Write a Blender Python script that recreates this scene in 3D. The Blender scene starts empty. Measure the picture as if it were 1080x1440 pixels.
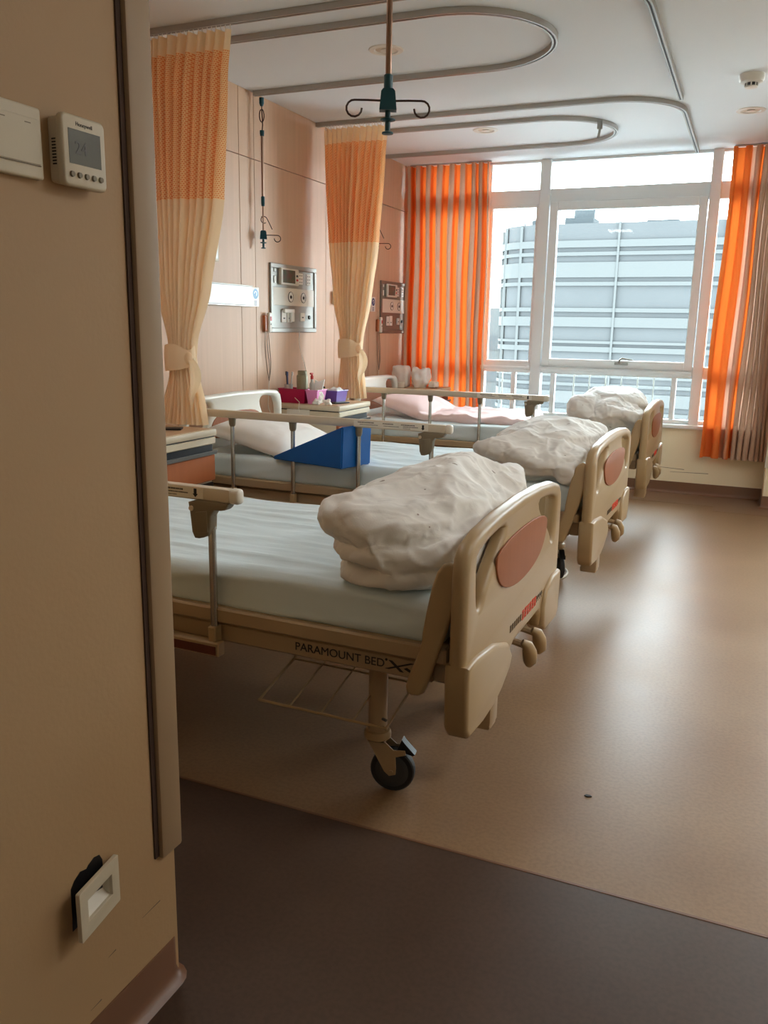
import bpy, bmesh, math, random
from math import sin, cos, pi, radians, sqrt, atan2
from mathutils import Vector, Matrix, noise

# ------------------------------------------------------------------ scene, camera, light
scn = bpy.context.scene
col = scn.collection
YAW, PITCH, ROLL, FPX, CAM_Z = 0.40534906, 0.21882667, -0.01800652, 1174.9, 1.25

def cam_axes():
    f = Vector((-sin(YAW) * cos(PITCH), cos(YAW) * cos(PITCH), -sin(PITCH)))
    r = Vector((cos(YAW), sin(YAW), 0)); d = f.cross(r)
    c, s = cos(ROLL), sin(ROLL)
    return c * r + s * d, -s * r + c * d, f
AX_R, AX_D, AX_F = cam_axes()
CAM = Vector((0, 0, CAM_Z))

def hit(px, py, ax, val):
    """photo pixel (1080x1440) -> the point where its ray meets the plane coord[ax] = val"""
    d = AX_R * (px - 540) + AX_D * (py - 720) + AX_F * FPX
    return CAM + d * ((val - CAM[ax]) / d[ax])

cd = bpy.data.cameras.new('camera'); cam = bpy.data.objects.new('camera', cd); col.objects.link(cam)
m = Matrix((AX_R, -AX_D, -AX_F)).transposed().to_4x4(); m.translation = CAM
cam.matrix_world = m
cd.sensor_fit = 'VERTICAL'; cd.sensor_height = 36; cd.sensor_width = 27; cd.lens = FPX / 1440 * 36
cd.clip_start = 0.02; cd.clip_end = 500
scn.camera = cam

SKY = 18.5
world = bpy.data.worlds.new('overcast_sky'); scn.world = world; world.use_nodes = True
bgn = world.node_tree.nodes['Background']
bgn.inputs['Color'].default_value = (0.86, 0.95, 1.0, 1); bgn.inputs['Strength'].default_value = SKY
scn.view_settings.view_transform = 'Standard'; scn.view_settings.look = 'None'
scn.view_settings.gamma = 1; scn.view_settings.use_curve_mapping = False
scn.view_settings.exposure = 0.42
LAMP, LAMP_E = 15.0, 2.2            # brightness of the added fill lamps in the ward and in the entrance
scn.cycles.max_bounces = 14; scn.cycles.diffuse_bounces = 7; scn.cycles.glossy_bounces = 4
scn.cycles.transparent_max_bounces = 16; scn.cycles.sample_clamp_indirect = 6.0
scn.cycles.caustics_reflective = False; scn.cycles.caustics_refractive = False
# light portal in the window opening (guides daylight sampling, gives off nothing itself)
for px_, pw_ in ((-1.285, 2.84), (1.32, 1.16)):
    pd = bpy.data.lights.new('window_portal', 'AREA'); pd.shape = 'RECTANGLE'; pd.size = pw_; pd.size_y = 2.0
    pd.cycles.is_portal = True
    po = bpy.data.objects.new('window_portal', pd); col.objects.link(po)
    po.location = (px_, 7.02, 1.545); po.rotation_euler = (radians(-90), 0, 0)

# ------------------------------------------------------------------ materials
def S(r, g, b):
    f = lambda c: (c / 255 / 12.92) if c / 255 <= .04045 else ((c / 255 + .055) / 1.055) ** 2.4
    return (f(r), f(g), f(b), 1)

def nodes(name):
    mt = bpy.data.materials.new(name); mt.use_nodes = True
    nt = mt.node_tree; return mt, nt, nt.nodes['Principled BSDF'], nt.nodes['Material Output']

def mat(name, c, rough=.5, metal=0, var=.06, scale=6, stretch=(1, 1, 1), bump=0, bscale=60, spec=.5, translucent=0, coat=0, c2=None, fac=.5, detail=3):
    mt, nt, b, out = nodes(name)
    L = nt.links.new; N = nt.nodes.new
    tc = N('ShaderNodeTexCoord'); mp = N('ShaderNodeMapping'); mp.inputs['Scale'].default_value = stretch
    L(tc.outputs['Object'], mp.inputs['Vector'])
    nz = N('ShaderNodeTexNoise'); nz.inputs['Scale'].default_value = scale; nz.inputs['Detail'].default_value = detail
    L(mp.outputs[0], nz.inputs['Vector'])
    rmp = N('ShaderNodeValToRGB'); e = rmp.color_ramp.elements
    if c2 is None:
        e[0].color = tuple(x * (1 - var) for x in c[:3]) + (1,); e[1].color = tuple(min(1, x * (1 + var)) for x in c[:3]) + (1,)
    else:
        e[0].color = c2; e[1].color = c
    e[0].position = .5 - .3 * (1 if c2 is None else fac); e[1].position = .5 + .3 * (1 if c2 is None else fac)
    L(nz.outputs['Fac'], rmp.inputs['Fac']); L(rmp.outputs['Color'], b.inputs['Base Color'])
    b.inputs['Roughness'].default_value = rough; b.inputs['Metallic'].default_value = metal
    b.inputs['Specular IOR Level'].default_value = spec; b.inputs['Coat Weight'].default_value = coat
    if bump:
        n2 = N('ShaderNodeTexNoise'); n2.inputs['Scale'].default_value = bscale; n2.inputs['Detail'].default_value = 4
        L(mp.outputs[0], n2.inputs['Vector'])
        bp = N('ShaderNodeBump'); bp.inputs['Strength'].default_value = bump; bp.inputs['Distance'].default_value = .01
        L(n2.outputs['Fac'], bp.inputs['Height']); L(bp.outputs[0], b.inputs['Normal'])
    if translucent:
        tr = N('ShaderNodeBsdfTranslucent'); mx = N('ShaderNodeMixShader'); mx.inputs[0].default_value = translucent
        L(rmp.outputs['Color'], tr.inputs['Color']); L(b.outputs[0], mx.inputs[1]); L(tr.outputs[0], mx.inputs[2])
        L(mx.outputs[0], out.inputs['Surface'])
    return mt

M = {}
M['ceiling'] = mat('ceiling_paint', S(232, 239, 243), .7, var=.015, scale=1.5)
M['cream'] = mat('cream_wall_paint', S(236, 222, 192), .6, var=.03, scale=3, bump=.05, bscale=120)
M['partition'] = mat('shaded_cream_paint', S(178, 146, 108), .6, var=.03, scale=3, bump=.05, bscale=120)  # same cream paint, darkened to stand for the weaker light near the entrance
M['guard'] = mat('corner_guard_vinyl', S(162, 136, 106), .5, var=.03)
M['white_shaded'] = mat('shaded_white_plastic', S(202, 190, 166), .4, var=.02)  # white plastic with the dimness of its place put into the colour
M['white_wall'] = mat('white_wall_paint', S(226, 218, 202), .6, var=.02)
M['brown_vinyl'] = mat('brown_vinyl_skirting', S(116, 80, 57), .35, var=.06, scale=4)
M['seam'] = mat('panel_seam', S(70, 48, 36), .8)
M['laminate'] = mat('beech_laminate', S(206, 170, 142), .42, var=.07, scale=2.2, stretch=(1, 14, .5), bump=.02, bscale=8, c2=None, spec=.3)
M['alu'] = mat('track_aluminium', S(176, 172, 166), .35, metal=.55, var=.03)
M['slot'] = mat('track_slot', S(40, 40, 42), .6)
M['winframe'] = mat('window_frame_white', S(228, 233, 234), .4, var=.015)
M['chrome'] = mat('chrome_steel', S(185, 180, 172), .22, metal=.9, var=.02)
M['rail_alu'] = mat('rail_champagne_aluminium', S(208, 196, 176), .38, metal=.2, var=.03)
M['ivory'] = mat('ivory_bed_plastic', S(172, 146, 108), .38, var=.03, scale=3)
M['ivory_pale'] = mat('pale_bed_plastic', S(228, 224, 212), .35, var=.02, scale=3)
M['beige_metal'] = mat('beige_enamel', S(172, 148, 116), .35, var=.03)
M['insert'] = mat('oval_wood_insert', S(160, 100, 68), .5, spec=.2, var=.06, scale=3, stretch=(1, 12, 1))
M['grip'] = mat('grip_grey_brown', S(126, 114, 92), .42, var=.03)
M['rubber'] = mat('black_rubber', S(32, 32, 33), .55, var=.1)
M['tyre'] = mat('grey_tyre', S(58, 60, 62), .5, var=.08)
M['sheet'] = mat('pale_blue_white_sheet', S(212, 226, 230), .8, var=.02, scale=4, bump=.12, bscale=14, stretch=(.6, 2.4, 1))
M['mattress_side'] = mat('mattress_cover', S(206, 204, 194), .8, var=.03, bump=.1, bscale=10, stretch=(.5, 1, 2))
M['wine'] = mat('dark_red_bar', S(96, 48, 36), .4, var=.1)
M['teal'] = mat('teal_plastic', S(10, 74, 86), .35, var=.05)
M['hook'] = mat('bronze_hook', S(70, 50, 42), .35, metal=.6)
M['pole'] = mat('bronze_steel_pole', S(150, 122, 104), .28, metal=.85)
M['white'] = mat('white_plastic', S(226, 224, 216), .35, var=.015)
M['offwhite'] = mat('off_white_plastic', S(212, 205, 190), .4, var=.02)
M['black'] = mat('black_plastic', S(22, 22, 24), .4)
M['dkgrey'] = mat('dark_grey_plastic', S(70, 70, 68), .4)
M['panel_grey'] = mat('brushed_panel_grey', S(150, 150, 144), .38, metal=.35, var=.03)
M['panel_brown'] = mat('bronze_panel_grey', S(120, 112, 102), .38, metal=.35, var=.03)
M['screen'] = mat('monitor_screen', S(66, 82, 66), .18, var=.35, scale=24, c2=S(96, 74, 66))
M['lcd'] = mat('lcd_grey', S(92, 92, 84), .2, var=.03)
M['lcd_digit'] = mat('lcd_digit', S(66, 66, 62), .4)
M['curtain'] = mat('peach_curtain', S(255, 229, 194), .8, var=.05, scale=3, translucent=.3, bump=.03, bscale=200)
M['cab_cream'] = mat('cabinet_cream', S(214, 200, 174), .42, var=.02)
M['cab_brown'] = mat('cabinet_orange_brown', S(178, 104, 62), .38, var=.08, scale=3, stretch=(1, 10, 1))
M['cab_top'] = mat('cabinet_top_tan', S(196, 160, 124), .4, var=.05)
M['cab_grey'] = mat('cabinet_handle_grey', S(132, 134, 134), .35, metal=.3)
M['blue'] = mat('royal_blue_vinyl', S(0, 92, 170), .45, var=.06, bump=.04, bscale=30)
M['magenta'] = mat('magenta_plastic', S(176, 18, 74), .35, var=.05)
M['pink'] = mat('pink_plastic', S(226, 140, 196), .35, var=.05)
M['purple'] = mat('purple_plastic', S(116, 92, 176), .35, var=.05)
M['olive'] = mat('olive_thermos', S(134, 128, 104), .35, metal=.3)
M['tissue'] = mat('white_tissue', S(238, 236, 232), .85, var=.02, bump=.2, bscale=30)
M['paper'] = mat('paper', S(232, 228, 216), .8, var=.02)
M['card'] = mat('pink_carton', S(214, 168, 148), .6, var=.04)
M['signwhite'] = mat('white_sign', S(240, 246, 248), .3, var=.01)
M['signblue'] = mat('sign_blue', S(96, 160, 204), .4)
M['navy'] = mat('navy_ink', S(52, 74, 120), .5)
M['ink'] = mat('black_ink', S(34, 30, 28), .6)
M['redink'] = mat('red_ink', S(226, 62, 24), .5)
M['greyink'] = mat('brown_grey_ink', S(96, 80, 62), .5)
M['cable'] = mat('white_cable', S(226, 220, 208), .5)
M['cordbrown'] = mat('grey_brown_cord', S(140, 118, 100), .6)
M['pillow'] = mat('white_pillowcase', S(232, 226, 220), .85, var=.03, bump=.15, bscale=16)
M['pillow_pink'] = mat('pinkish_pillowcase', S(234, 206, 204), .85, var=.03, bump=.15, bscale=16)
M['bluecloth'] = mat('blue_grey_cloth', S(92, 116, 138), .85, var=.05)
M['glassclear'] = mat('clear_plastic_cup', S(190, 186, 180), .15, var=.02)
M['red'] = mat('red_plastic', S(190, 46, 40), .4)

def netting():
    mt, nt, b, out = nodes('orange_netting'); L = nt.links.new; N = nt.nodes.new
    uv = N('ShaderNodeUVMap'); br = N('ShaderNodeTexBrick')
    br.offset = .5; br.inputs['Scale'].default_value = 1
    br.inputs['Brick Width'].default_value = .011; br.inputs['Row Height'].default_value = .0085
    br.inputs['Mortar Size'].default_value = .0022; br.inputs['Mortar Smooth'].default_value = .4
    br.inputs['Color1'].default_value = S(242, 162, 104); br.inputs['Color2'].default_value = S(234, 150, 92)
    br.inputs['Mortar'].default_value = S(255, 220, 165)
    L(uv.outputs[0], br.inputs['Vector']); L(br.outputs['Color'], b.inputs['Base Color']); b.inputs['Roughness'].default_value = .85
    tr = N('ShaderNodeBsdfTranslucent'); mx = N('ShaderNodeMixShader'); mx.inputs[0].default_value = .3
    L(br.outputs['Color'], tr.inputs['Color']); L(b.outputs[0], mx.inputs[1]); L(tr.outputs[0], mx.inputs[2])
    L(mx.outputs[0], out.inputs['Surface']); return mt
M['netting'] = netting()

def striped_curtain(name, edges):
    """vertical stripes read from the UV u coordinate: list of (u, colour)"""
    mt, nt, b, out = nodes(name); L = nt.links.new; N = nt.nodes.new
    uv = N('ShaderNodeUVMap'); sp = N('ShaderNodeSeparateXYZ'); L(uv.outputs[0], sp.inputs[0])
    mo = N('ShaderNodeMath'); mo.operation = 'FRACT'; L(sp.outputs['X'], mo.inputs[0])
    rp = N('ShaderNodeValToRGB'); rp.color_ramp.interpolation = 'EASE'
    els = rp.color_ramp.elements
    els[0].position = edges[0][0]; els[0].color = edges[0][1]; els[1].position = edges[1][0]; els[1].color = edges[1][1]
    for p, c in edges[2:]:
        e = els.new(p); e.color = c
    L(mo.outputs[0], rp.inputs['Fac']); L(rp.outputs['Color'], b.inputs['Base Color']); b.inputs['Roughness'].default_value = .7
    tr = N('ShaderNodeBsdfTranslucent'); mx = N('ShaderNodeMixShader'); mx.inputs[0].default_value = .20
    L(rp.outputs['Color'], tr.inputs['Color']); L(b.outputs[0], mx.inputs[1]); L(tr.outputs[0], mx.inputs[2])
    L(mx.outputs[0], out.inputs['Surface']); return mt
ORA, GRE = S(226, 116, 46), S(196, 162, 138)
M['winCurtain'] = striped_curtain('orange_striped_curtain', [(0, GRE), (.14, GRE), (.22, ORA), (.93, ORA), (1, GRE)])
def ramp_stripes(n_or, n):
    e = []
    for k in range(n_or):
        a = k / n; e += [(a, ORA), (a + .62 / n, ORA), (a + .70 / n, GRE), (a + .92 / n, GRE)]
    return e[1:] + [(n_or / n + .02, GRE)]
M['winCurtainR'] = striped_curtain('orange_and_greige_curtain', [(.0, ORA), (.15, ORA), (.17, GRE), (.215, GRE), (.235, ORA), (.30, ORA), (.325, GRE), (1, S(188, 150, 124))])

def floor_mat(name, c, c2, rough):
    mt, nt, b, out = nodes(name); L = nt.links.new; N = nt.nodes.new
    tc = N('ShaderNodeTexCoord')
    a = N('ShaderNodeTexNoise'); a.inputs['Scale'].default_value = 2.2; a.inputs['Detail'].default_value = 6
    f = N('ShaderNodeTexNoise'); f.inputs['Scale'].default_value = 90; f.inputs['Detail'].default_value = 3
    L(tc.outputs['Object'], a.inputs['Vector']); L(tc.outputs['Object'], f.inputs['Vector'])
    r1 = N('ShaderNodeValToRGB'); r1.color_ramp.elements[0].color = c2; r1.color_ramp.elements[1].color = c
    r1.color_ramp.elements[0].position = .3; r1.color_ramp.elements[1].position = .7
    L(a.outputs['Fac'], r1.inputs['Fac'])
    r2 = N('ShaderNodeValToRGB'); r2.color_ramp.elements[0].color = (.92, .915, .91, 1); r2.color_ramp.elements[1].color = (1.06, 1.06, 1.06, 1)
    r2.color_ramp.elements[0].position = .35; r2.color_ramp.elements[1].position = .6
    L(f.outputs['Fac'], r2.inputs['Fac'])
    mx = N('ShaderNodeMix'); mx.data_type = 'RGBA'; mx.blend_type = 'MULTIPLY'; mx.inputs['Factor'].default_value = 1
    L(r1.outputs['Color'], mx.inputs['A']); L(r2.outputs['Color'], mx.inputs['B']); L(mx.outputs['Result'], b.inputs['Base Color'])
    rr = N('ShaderNodeMapRange'); rr.inputs['To Min'].default_value = rough - .05; rr.inputs['To Max'].default_value = rough + .08
    b.inputs['Specular IOR Level'].default_value = .24
    L(a.outputs['Fac'], rr.inputs['Value']); L(rr.outputs[0], b.inputs['Roughness'])
    w = N('ShaderNodeTexNoise'); w.inputs['Scale'].default_value = 7; L(tc.outputs['Object'], w.inputs['Vector'])
    bp = N('ShaderNodeBump'); bp.inputs['Strength'].default_value = .025; bp.inputs['Distance'].default_value = .01
    L(w.outputs['Fac'], bp.inputs['Height']); L(bp.outputs[0], b.inputs['Normal'])
    return mt
M['floor'] = floor_mat('beige_vinyl_floor', S(148, 119, 90), S(134, 105, 79), .36)
M['floor_dark'] = floor_mat('dark_brown_vinyl_floor', S(84, 66, 54), S(72, 54, 43), .38)
M['floor_brown'] = floor_mat('brown_vinyl_border', S(140, 110, 86), S(126, 98, 76), .32)

def glass_mat():
    mt, nt, b, out = nodes('window_glass'); L = nt.links.new; N = nt.nodes.new
    tp = N('ShaderNodeBsdfTransparent'); tp.inputs['Color'].default_value = (.93, .96, .96, 1)
    gl = N('ShaderNodeBsdfGlossy'); gl.inputs['Roughness'].default_value = .03
    fr = N('ShaderNodeFresnel'); fr.inputs['IOR'].default_value = 1.3
    mx = N('ShaderNodeMixShader'); L(fr.outputs[0], mx.inputs[0]); L(tp.outputs[0], mx.inputs[1]); L(gl.outputs[0], mx.inputs[2])
    L(mx.outputs[0], out.inputs['Surface']); nt.nodes.remove(b); return mt
M['glass'] = glass_mat()

def duvet_mat():
    mt, nt, b, out = nodes('sprig_print_duvet'); L = nt.links.new; N = nt.nodes.new
    tc = N('ShaderNodeTexCoord')
    mp = N('ShaderNodeMapping'); mp.inputs['Rotation'].default_value = (.3, .2, .6); mp.inputs['Scale'].default_value = (1, 1.9, 1.3)
    L(tc.outputs['Object'], mp.inputs['Vector'])
    vo = N('ShaderNodeTexVoronoi'); vo.inputs['Scale'].default_value = 11.0; L(mp.outputs[0], vo.inputs['Vector'])
    lt = N('ShaderNodeMath'); lt.operation = 'LESS_THAN'; lt.inputs[1].default_value = .095; L(vo.outputs['Distance'], lt.inputs[0])
    v2 = N('ShaderNodeTexVoronoi'); v2.inputs['Scale'].default_value = 24; L(tc.outputs['Object'], v2.inputs['Vector'])
    l2 = N('ShaderNodeMath'); l2.operation = 'LESS_THAN'; l2.inputs[1].default_value = .07; L(v2.outputs['Distance'], l2.inputs[0])
    sep = N('ShaderNodeSeparateColor'); L(v2.outputs['Color'], sep.inputs[0])
    gt = N('ShaderNodeMath'); gt.operation = 'GREATER_THAN'; gt.inputs[1].default_value = .72; L(sep.outputs[0], gt.inputs[0])
    l3 = N('ShaderNodeMath'); l3.operation = 'MULTIPLY'; L(l2.outputs[0], l3.inputs[0]); L(gt.outputs[0], l3.inputs[1])
    sepc = N('ShaderNodeSeparateColor'); L(vo.outputs['Color'], sepc.inputs[0])
    g2 = N('ShaderNodeMath'); g2.operation = 'GREATER_THAN'; g2.inputs[1].default_value = .35; L(sepc.outputs[1], g2.inputs[0])
    l4 = N('ShaderNodeMath'); l4.operation = 'MULTIPLY'; L(lt.outputs[0], l4.inputs[0]); L(g2.outputs[0], l4.inputs[1])
    cr = N('ShaderNodeValToRGB'); cr.color_ramp.elements[0].color = S(120, 112, 96); cr.color_ramp.elements[1].color = S(146, 122, 116)
    L(sepc.outputs[0], cr.inputs['Fac'])
    ad = N('ShaderNodeMath'); ad.operation = 'MAXIMUM'; L(l4.outputs[0], ad.inputs[0]); L(l3.outputs[0], ad.inputs[1])
    sc = N('ShaderNodeMath'); sc.operation = 'MULTIPLY'; sc.inputs[1].default_value = .75; L(ad.outputs[0], sc.inputs[0])
    mx = N('ShaderNodeMix'); mx.data_type = 'RGBA'; mx.inputs['A'].default_value = S(232, 230, 226)
    L(sc.outputs[0], mx.inputs['Factor']); L(cr.outputs['Color'], mx.inputs['B']); L(mx.outputs['Result'], b.inputs['Base Color'])
    b.inputs['Roughness'].default_value = .85
    nz = N('ShaderNodeTexNoise'); nz.inputs['Scale'].default_value = 26; nz.inputs['Detail'].default_value = 4; nz.inputs['Distortion'].default_value = .6
    L(tc.outputs['Object'], nz.inputs['Vector'])
    bp = N('ShaderNodeBump'); bp.inputs['Strength'].default_value = .18; bp.inputs['Distance'].default_value = .008
    L(nz.outputs['Fac'], bp.inputs['Height']); L(bp.outputs[0], b.inputs['Normal'])
    return mt
M['duvet'] = duvet_mat()
M['bglass'] = mat('far_glass_band', S(52, 54, 55), .6, spec=.02, var=.05, scale=.4)
M['bwhite'] = mat('far_white_band', S(58, 60, 60), .6, spec=.02, var=.02, scale=.2)
M['broof'] = mat('far_roof_grey', S(48, 52, 54), .7, spec=.02, var=.04)
M['ground'] = mat('far_ground', S(216, 217, 216), .8, var=.1, scale=.05)

# ------------------------------------------------------------------ mesh helpers
class MB:
    def __init__(self):
        self.v = []; self.f = []; self.uv = None
    def add(self, vs, fs):
        n = len(self.v); self.v += [tuple(p) for p in vs]; self.f += [tuple(i + n for i in f) for f in fs]; return self
    def box(self, lo, hi, bev=0, seg=1, rot=None, piv=None):
        bm = bmesh.new(); bmesh.ops.create_cube(bm, size=1)
        s = [hi[i] - lo[i] for i in range(3)]; c = [(hi[i] + lo[i]) / 2 for i in range(3)]
        for v in bm.verts: v.co = Vector((v.co.x * s[0], v.co.y * s[1], v.co.z * s[2]))
        if bev: bmesh.ops.bevel(bm, geom=list(bm.edges), offset=min(bev, min(s) * .49), segments=seg, affect='EDGES', profile=.5)
        vs = []
        for v in bm.verts:
            p = v.co
            if rot is not None: p = rot @ p
            vs.append(p + Vector(c))
        bm.verts.index_update(); self.add(vs, [[v.index for v in f.verts] for f in bm.faces]); bm.free(); return self
    def tube(self, pts, r, n=8, cap=True, closed=False):
        pts = [Vector(p) for p in pts]; k = len(pts); R = r if isinstance(r, (list, tuple)) else [r] * k
        vs = []; up = None
        for i, p in enumerate(pts):
            a = pts[(i - 1) % k] if (closed or i > 0) else p; b = pts[(i + 1) % k] if (closed or i < k - 1) else p
            t = (b - a).normalized()
            if up is None:
                up = Vector((0, 0, 1)) if abs(t.z) < .9 else Vector((1, 0, 0))
            x = t.cross(up)
            if x.length < 1e-5: x = t.cross(Vector((0, 1, .3)))
            x.normalize(); y = x.cross(t).normalized(); up = y
            for j in range(n):
                q = 2 * pi * j / n; vs.append(p + (x * cos(q) + y * sin(q)) * R[i])
        fs = []
        for i in range(k if closed else k - 1):
            i2 = (i + 1) % k
            for j in range(n):
                j2 = (j + 1) % n; fs.append((i * n + j, i * n + j2, i2 * n + j2, i2 * n + j))
        if cap and not closed:
            fs.append(tuple(reversed(range(n)))); fs.append(tuple(range((k - 1) * n, k * n)))
        return self.add(vs, fs)
    def lathe(self, prof, c=(0, 0, 0), axis='z', n=24, closed=True):
        c = Vector(c); vs = []
        for r, h in prof:
            for j in range(n):
                q = 2 * pi * j / n; a, b = r * cos(q), r * sin(q)
                p = {'z': (a, b, h), 'y': (a, h, b), 'x': (h, a, b)}[axis]; vs.append(c + Vector(p))
        fs = []; k = len(prof)
        for i in range(k - 1):
            for j in range(n):
                j2 = (j + 1) % n; fs.append((i * n + j, i * n + j2, (i + 1) * n + j2, (i + 1) * n + j))
        if closed:
            fs.append(tuple(reversed(range(n)))); fs.append(tuple(range((k - 1) * n, k * n)))
        return self.add(vs, fs)
    def grid(self, pts, nu, nv, closed_u=False):
        fs = []
        for i in range(nv - 1):
            for j in range(nu if closed_u else nu - 1):
                j2 = (j + 1) % nu; fs.append((i * nu + j, i * nu + j2, (i + 1) * nu + j2, (i + 1) * nu + j))
        return self.add(pts, fs)
    def prism(self, poly, ax, a, b):
        """polygon in the two axes other than ax, extruded from a to b along ax"""
        k = len(poly)
        def P(p, h):
            q = list(p); q.insert(ax, h); return tuple(q)
        return self.add([P(p, a) for p in poly] + [P(p, b) for p in poly],
                        [tuple(range(k)), tuple(range(2 * k - 1, k - 1, -1))] + [(i, k + i, k + (i + 1) % k, (i + 1) % k) for i in range(k)])
    def mesh(self, name, material, smooth=35):
        me = bpy.data.meshes.new(name); me.from_pydata(self.v, [], self.f); me.update()
        bm = bmesh.new(); bm.from_mesh(me); bmesh.ops.recalc_face_normals(bm, faces=list(bm.faces)); bm.to_mesh(me); bm.free()
        if material: me.materials.append(M[material] if isinstance(material, str) else material)
        if smooth:
            me.shade_smooth()
            if smooth < 180: me.set_sharp_from_angle(angle=radians(smooth))
        return me
    def build(self, name, material, parent=None, smooth=35, loc=None, rz=0):
        return link(name, self.mesh(name, material, smooth), parent, loc, rz)

def link(name, me, parent=None, loc=None, rz=0):
    o = bpy.data.objects.new(name, me); col.objects.link(o)
    if parent: o.parent = parent
    if loc is not None: o.location = loc
    if rz: o.rotation_euler.z = rz
    return o

def plate_mesh(name, outlines, thick, bev, ax, at, material, res=3, smooth=40):
    """flat plate with holes and rounded rims; outlines given in the two axes other than ax, thickness centred on `at`"""
    cu = bpy.data.curves.new(name, 'CURVE'); cu.dimensions = '2D'; cu.fill_mode = 'BOTH'
    cu.extrude = max(.0003, thick / 2 - bev); cu.bevel_depth = bev; cu.bevel_resolution = res; cu.offset = -bev
    for o in outlines:
        sp = cu.splines.new('POLY'); sp.points.add(len(o) - 1); sp.use_cyclic_u = True
        for i, p in enumerate(o): sp.points[i].co = (p[0], p[1], 0, 1)
    ob = bpy.data.objects.new(name, cu); me = bpy.data.meshes.new_from_object(ob)
    bpy.data.objects.remove(ob); bpy.data.curves.remove(cu)
    for v in me.vertices:
        a, b, h = v.co
        q = [a, b]; q.insert(ax, h + at); v.co = q
    bm = bmesh.new(); bm.from_mesh(me); bmesh.ops.remove_doubles(bm, verts=list(bm.verts), dist=1e-5)
    bmesh.ops.recalc_face_normals(bm, faces=list(bm.faces)); bm.to_mesh(me); bm.free()
    me.name = name; me.materials.clear(); me.materials.append(M[material]); me.shade_smooth(); me.set_sharp_from_angle(angle=radians(smooth))
    return me

def text_mesh(name, s, size, mtx, material, extrude=.0006, xs=1.0):
    cu = bpy.data.curves.new(name, 'FONT'); cu.body = s; cu.size = size; cu.extrude = extrude; cu.align_x = 'CENTER'; cu.align_y = 'CENTER'
    ob = bpy.data.objects.new(name, cu); me = bpy.data.meshes.new_from_object(ob)
    bpy.data.objects.remove(ob); bpy.data.curves.remove(cu)
    for v in me.vertices: v.co = mtx @ Vector((v.co.x * xs, v.co.y, v.co.z))
    me.materials.clear(); me.materials.append(M[material]); me.name = name; return me

def chaikin(p, n=2, closed=True):
    for _ in range(n):
        q = []
        for i in range(len(p) if closed else len(p) - 1):
            a, b = Vector(p[i]), Vector(p[(i + 1) % len(p)])
            q += [a * .75 + b * .25, a * .25 + b * .75]
        if not closed: q = [Vector(p[0])] + q + [Vector(p[-1])]
        p = q
    return [tuple(x) for x in p]

def thing(name, label, cat, loc=(0, 0, 0), rz=0, group=None):
    o = bpy.data.objects.new(name, None); col.objects.link(o); o.location = loc; o.rotation_euler.z = rz
    o.empty_display_size = .1
    return tag(o, label, cat, group)
def tag(o, label, cat=None, group=None, kind=None):
    o['label'] = label
    if cat: o['category'] = cat
    if group: o['group'] = group
    if kind: o['kind'] = kind
    return o
def struct(o, label=None):
    o['kind'] = 'structure'
    if label: o['label'] = label
    return o
def copy_tree(o, parent=None):
    c = o.copy(); col.objects.link(c); c.parent = parent
    for ch in [x for x in o.children]: copy_tree(ch, c)
    return c
def rounded_box(lo, hi, r, n=(20, 12, 4), disp=None):
    """grid on the faces of a box with rounded edges -> MB"""
    mb = MB(); lo = Vector(lo); hi = Vector(hi)
    def proj(p):
        q = Vector([min(max(p[i], lo[i] + r), hi[i] - r) for i in range(3)]); d = p - q
        if d.length > 1e-9: p = q + d.normalized() * r
        return p + disp(p, d.normalized() if d.length > 1e-9 else Vector((0, 0, 1))) if disp else p
    def lin(a, b, k):
        xs = [a, a + r * .35, a + r * .7] + [a + r + (b - a - 2 * r) * i / k for i in range(k + 1)] + [b - r * .7, b - r * .35, b]
        return xs
    A = [lin(lo[i], hi[i], n[i]) for i in range(3)]
    idx = {}
    def vid(p):
        k = tuple(round(c, 6) for c in p)
        if k not in idx:
            idx[k] = len(mb.v); mb.v.append(tuple(proj(Vector(p))))
        return idx[k]
    for ax in range(3):
        u, w = [i for i in range(3) if i != ax]
        for side in (lo[ax], hi[ax]):
            for i in range(len(A[u]) - 1):
                for j in range(len(A[w]) - 1):
                    q = []
                    for (a, b) in ((i, j), (i + 1, j), (i + 1, j + 1), (i, j + 1)):
                        p = [0, 0, 0]; p[ax] = side; p[u] = A[u][a]; p[w] = A[w][b]; q.append(vid(p))
                    mb.f.append(tuple(q))
    return mb

# ------------------------------------------------------------------ the room
XH, YW, ZC, XR = -2.78, 6.88, 2.545, 2.3          # head wall, window wall, ceiling, right wall
PX, PY = -.91, 1.14                                 # partition beside the door
fl = struct(MB().box((XH - .1, -2.1, -.12), (XR + .1, YW + .2, 0)).build('floor', 'floor', smooth=0), 'beige speckled vinyl floor of the ward')
MB().prism([(PX, -2.1), (.95, -2.1), (.95, PY), (XR, PY), (XR, 1.738), (XH, 1.738), (XH, PY), (PX, PY)], 2, -.01, .0012).build('corridor_vinyl', 'floor_dark', fl, smooth=0)
MB().prism([(XH, 6.46), (-.15, 6.46), (-.145, 6.29), (XR, 6.29), (XR, YW), (XH, YW)], 2, -.01, .0012).build('border_vinyl', 'floor_brown', fl, smooth=0)
MB().box((XH, 1.734, -.01), (XR, 1.7425, .0022), .0008).build('joint_strip', 'brown_vinyl', fl, smooth=0)
struct(MB().box((XH - .1, -2.1, ZC), (XR + .1, YW + .3, ZC + .1)).build('ceiling', 'ceiling', smooth=0), 'white painted ceiling')
wl = struct(MB().box((XH - .12, 1.0, 0), (XH - .012, YW + .2, ZC)).build('wall_left', 'seam', smooth=0), 'head wall clad in beech laminate panels')
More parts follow.
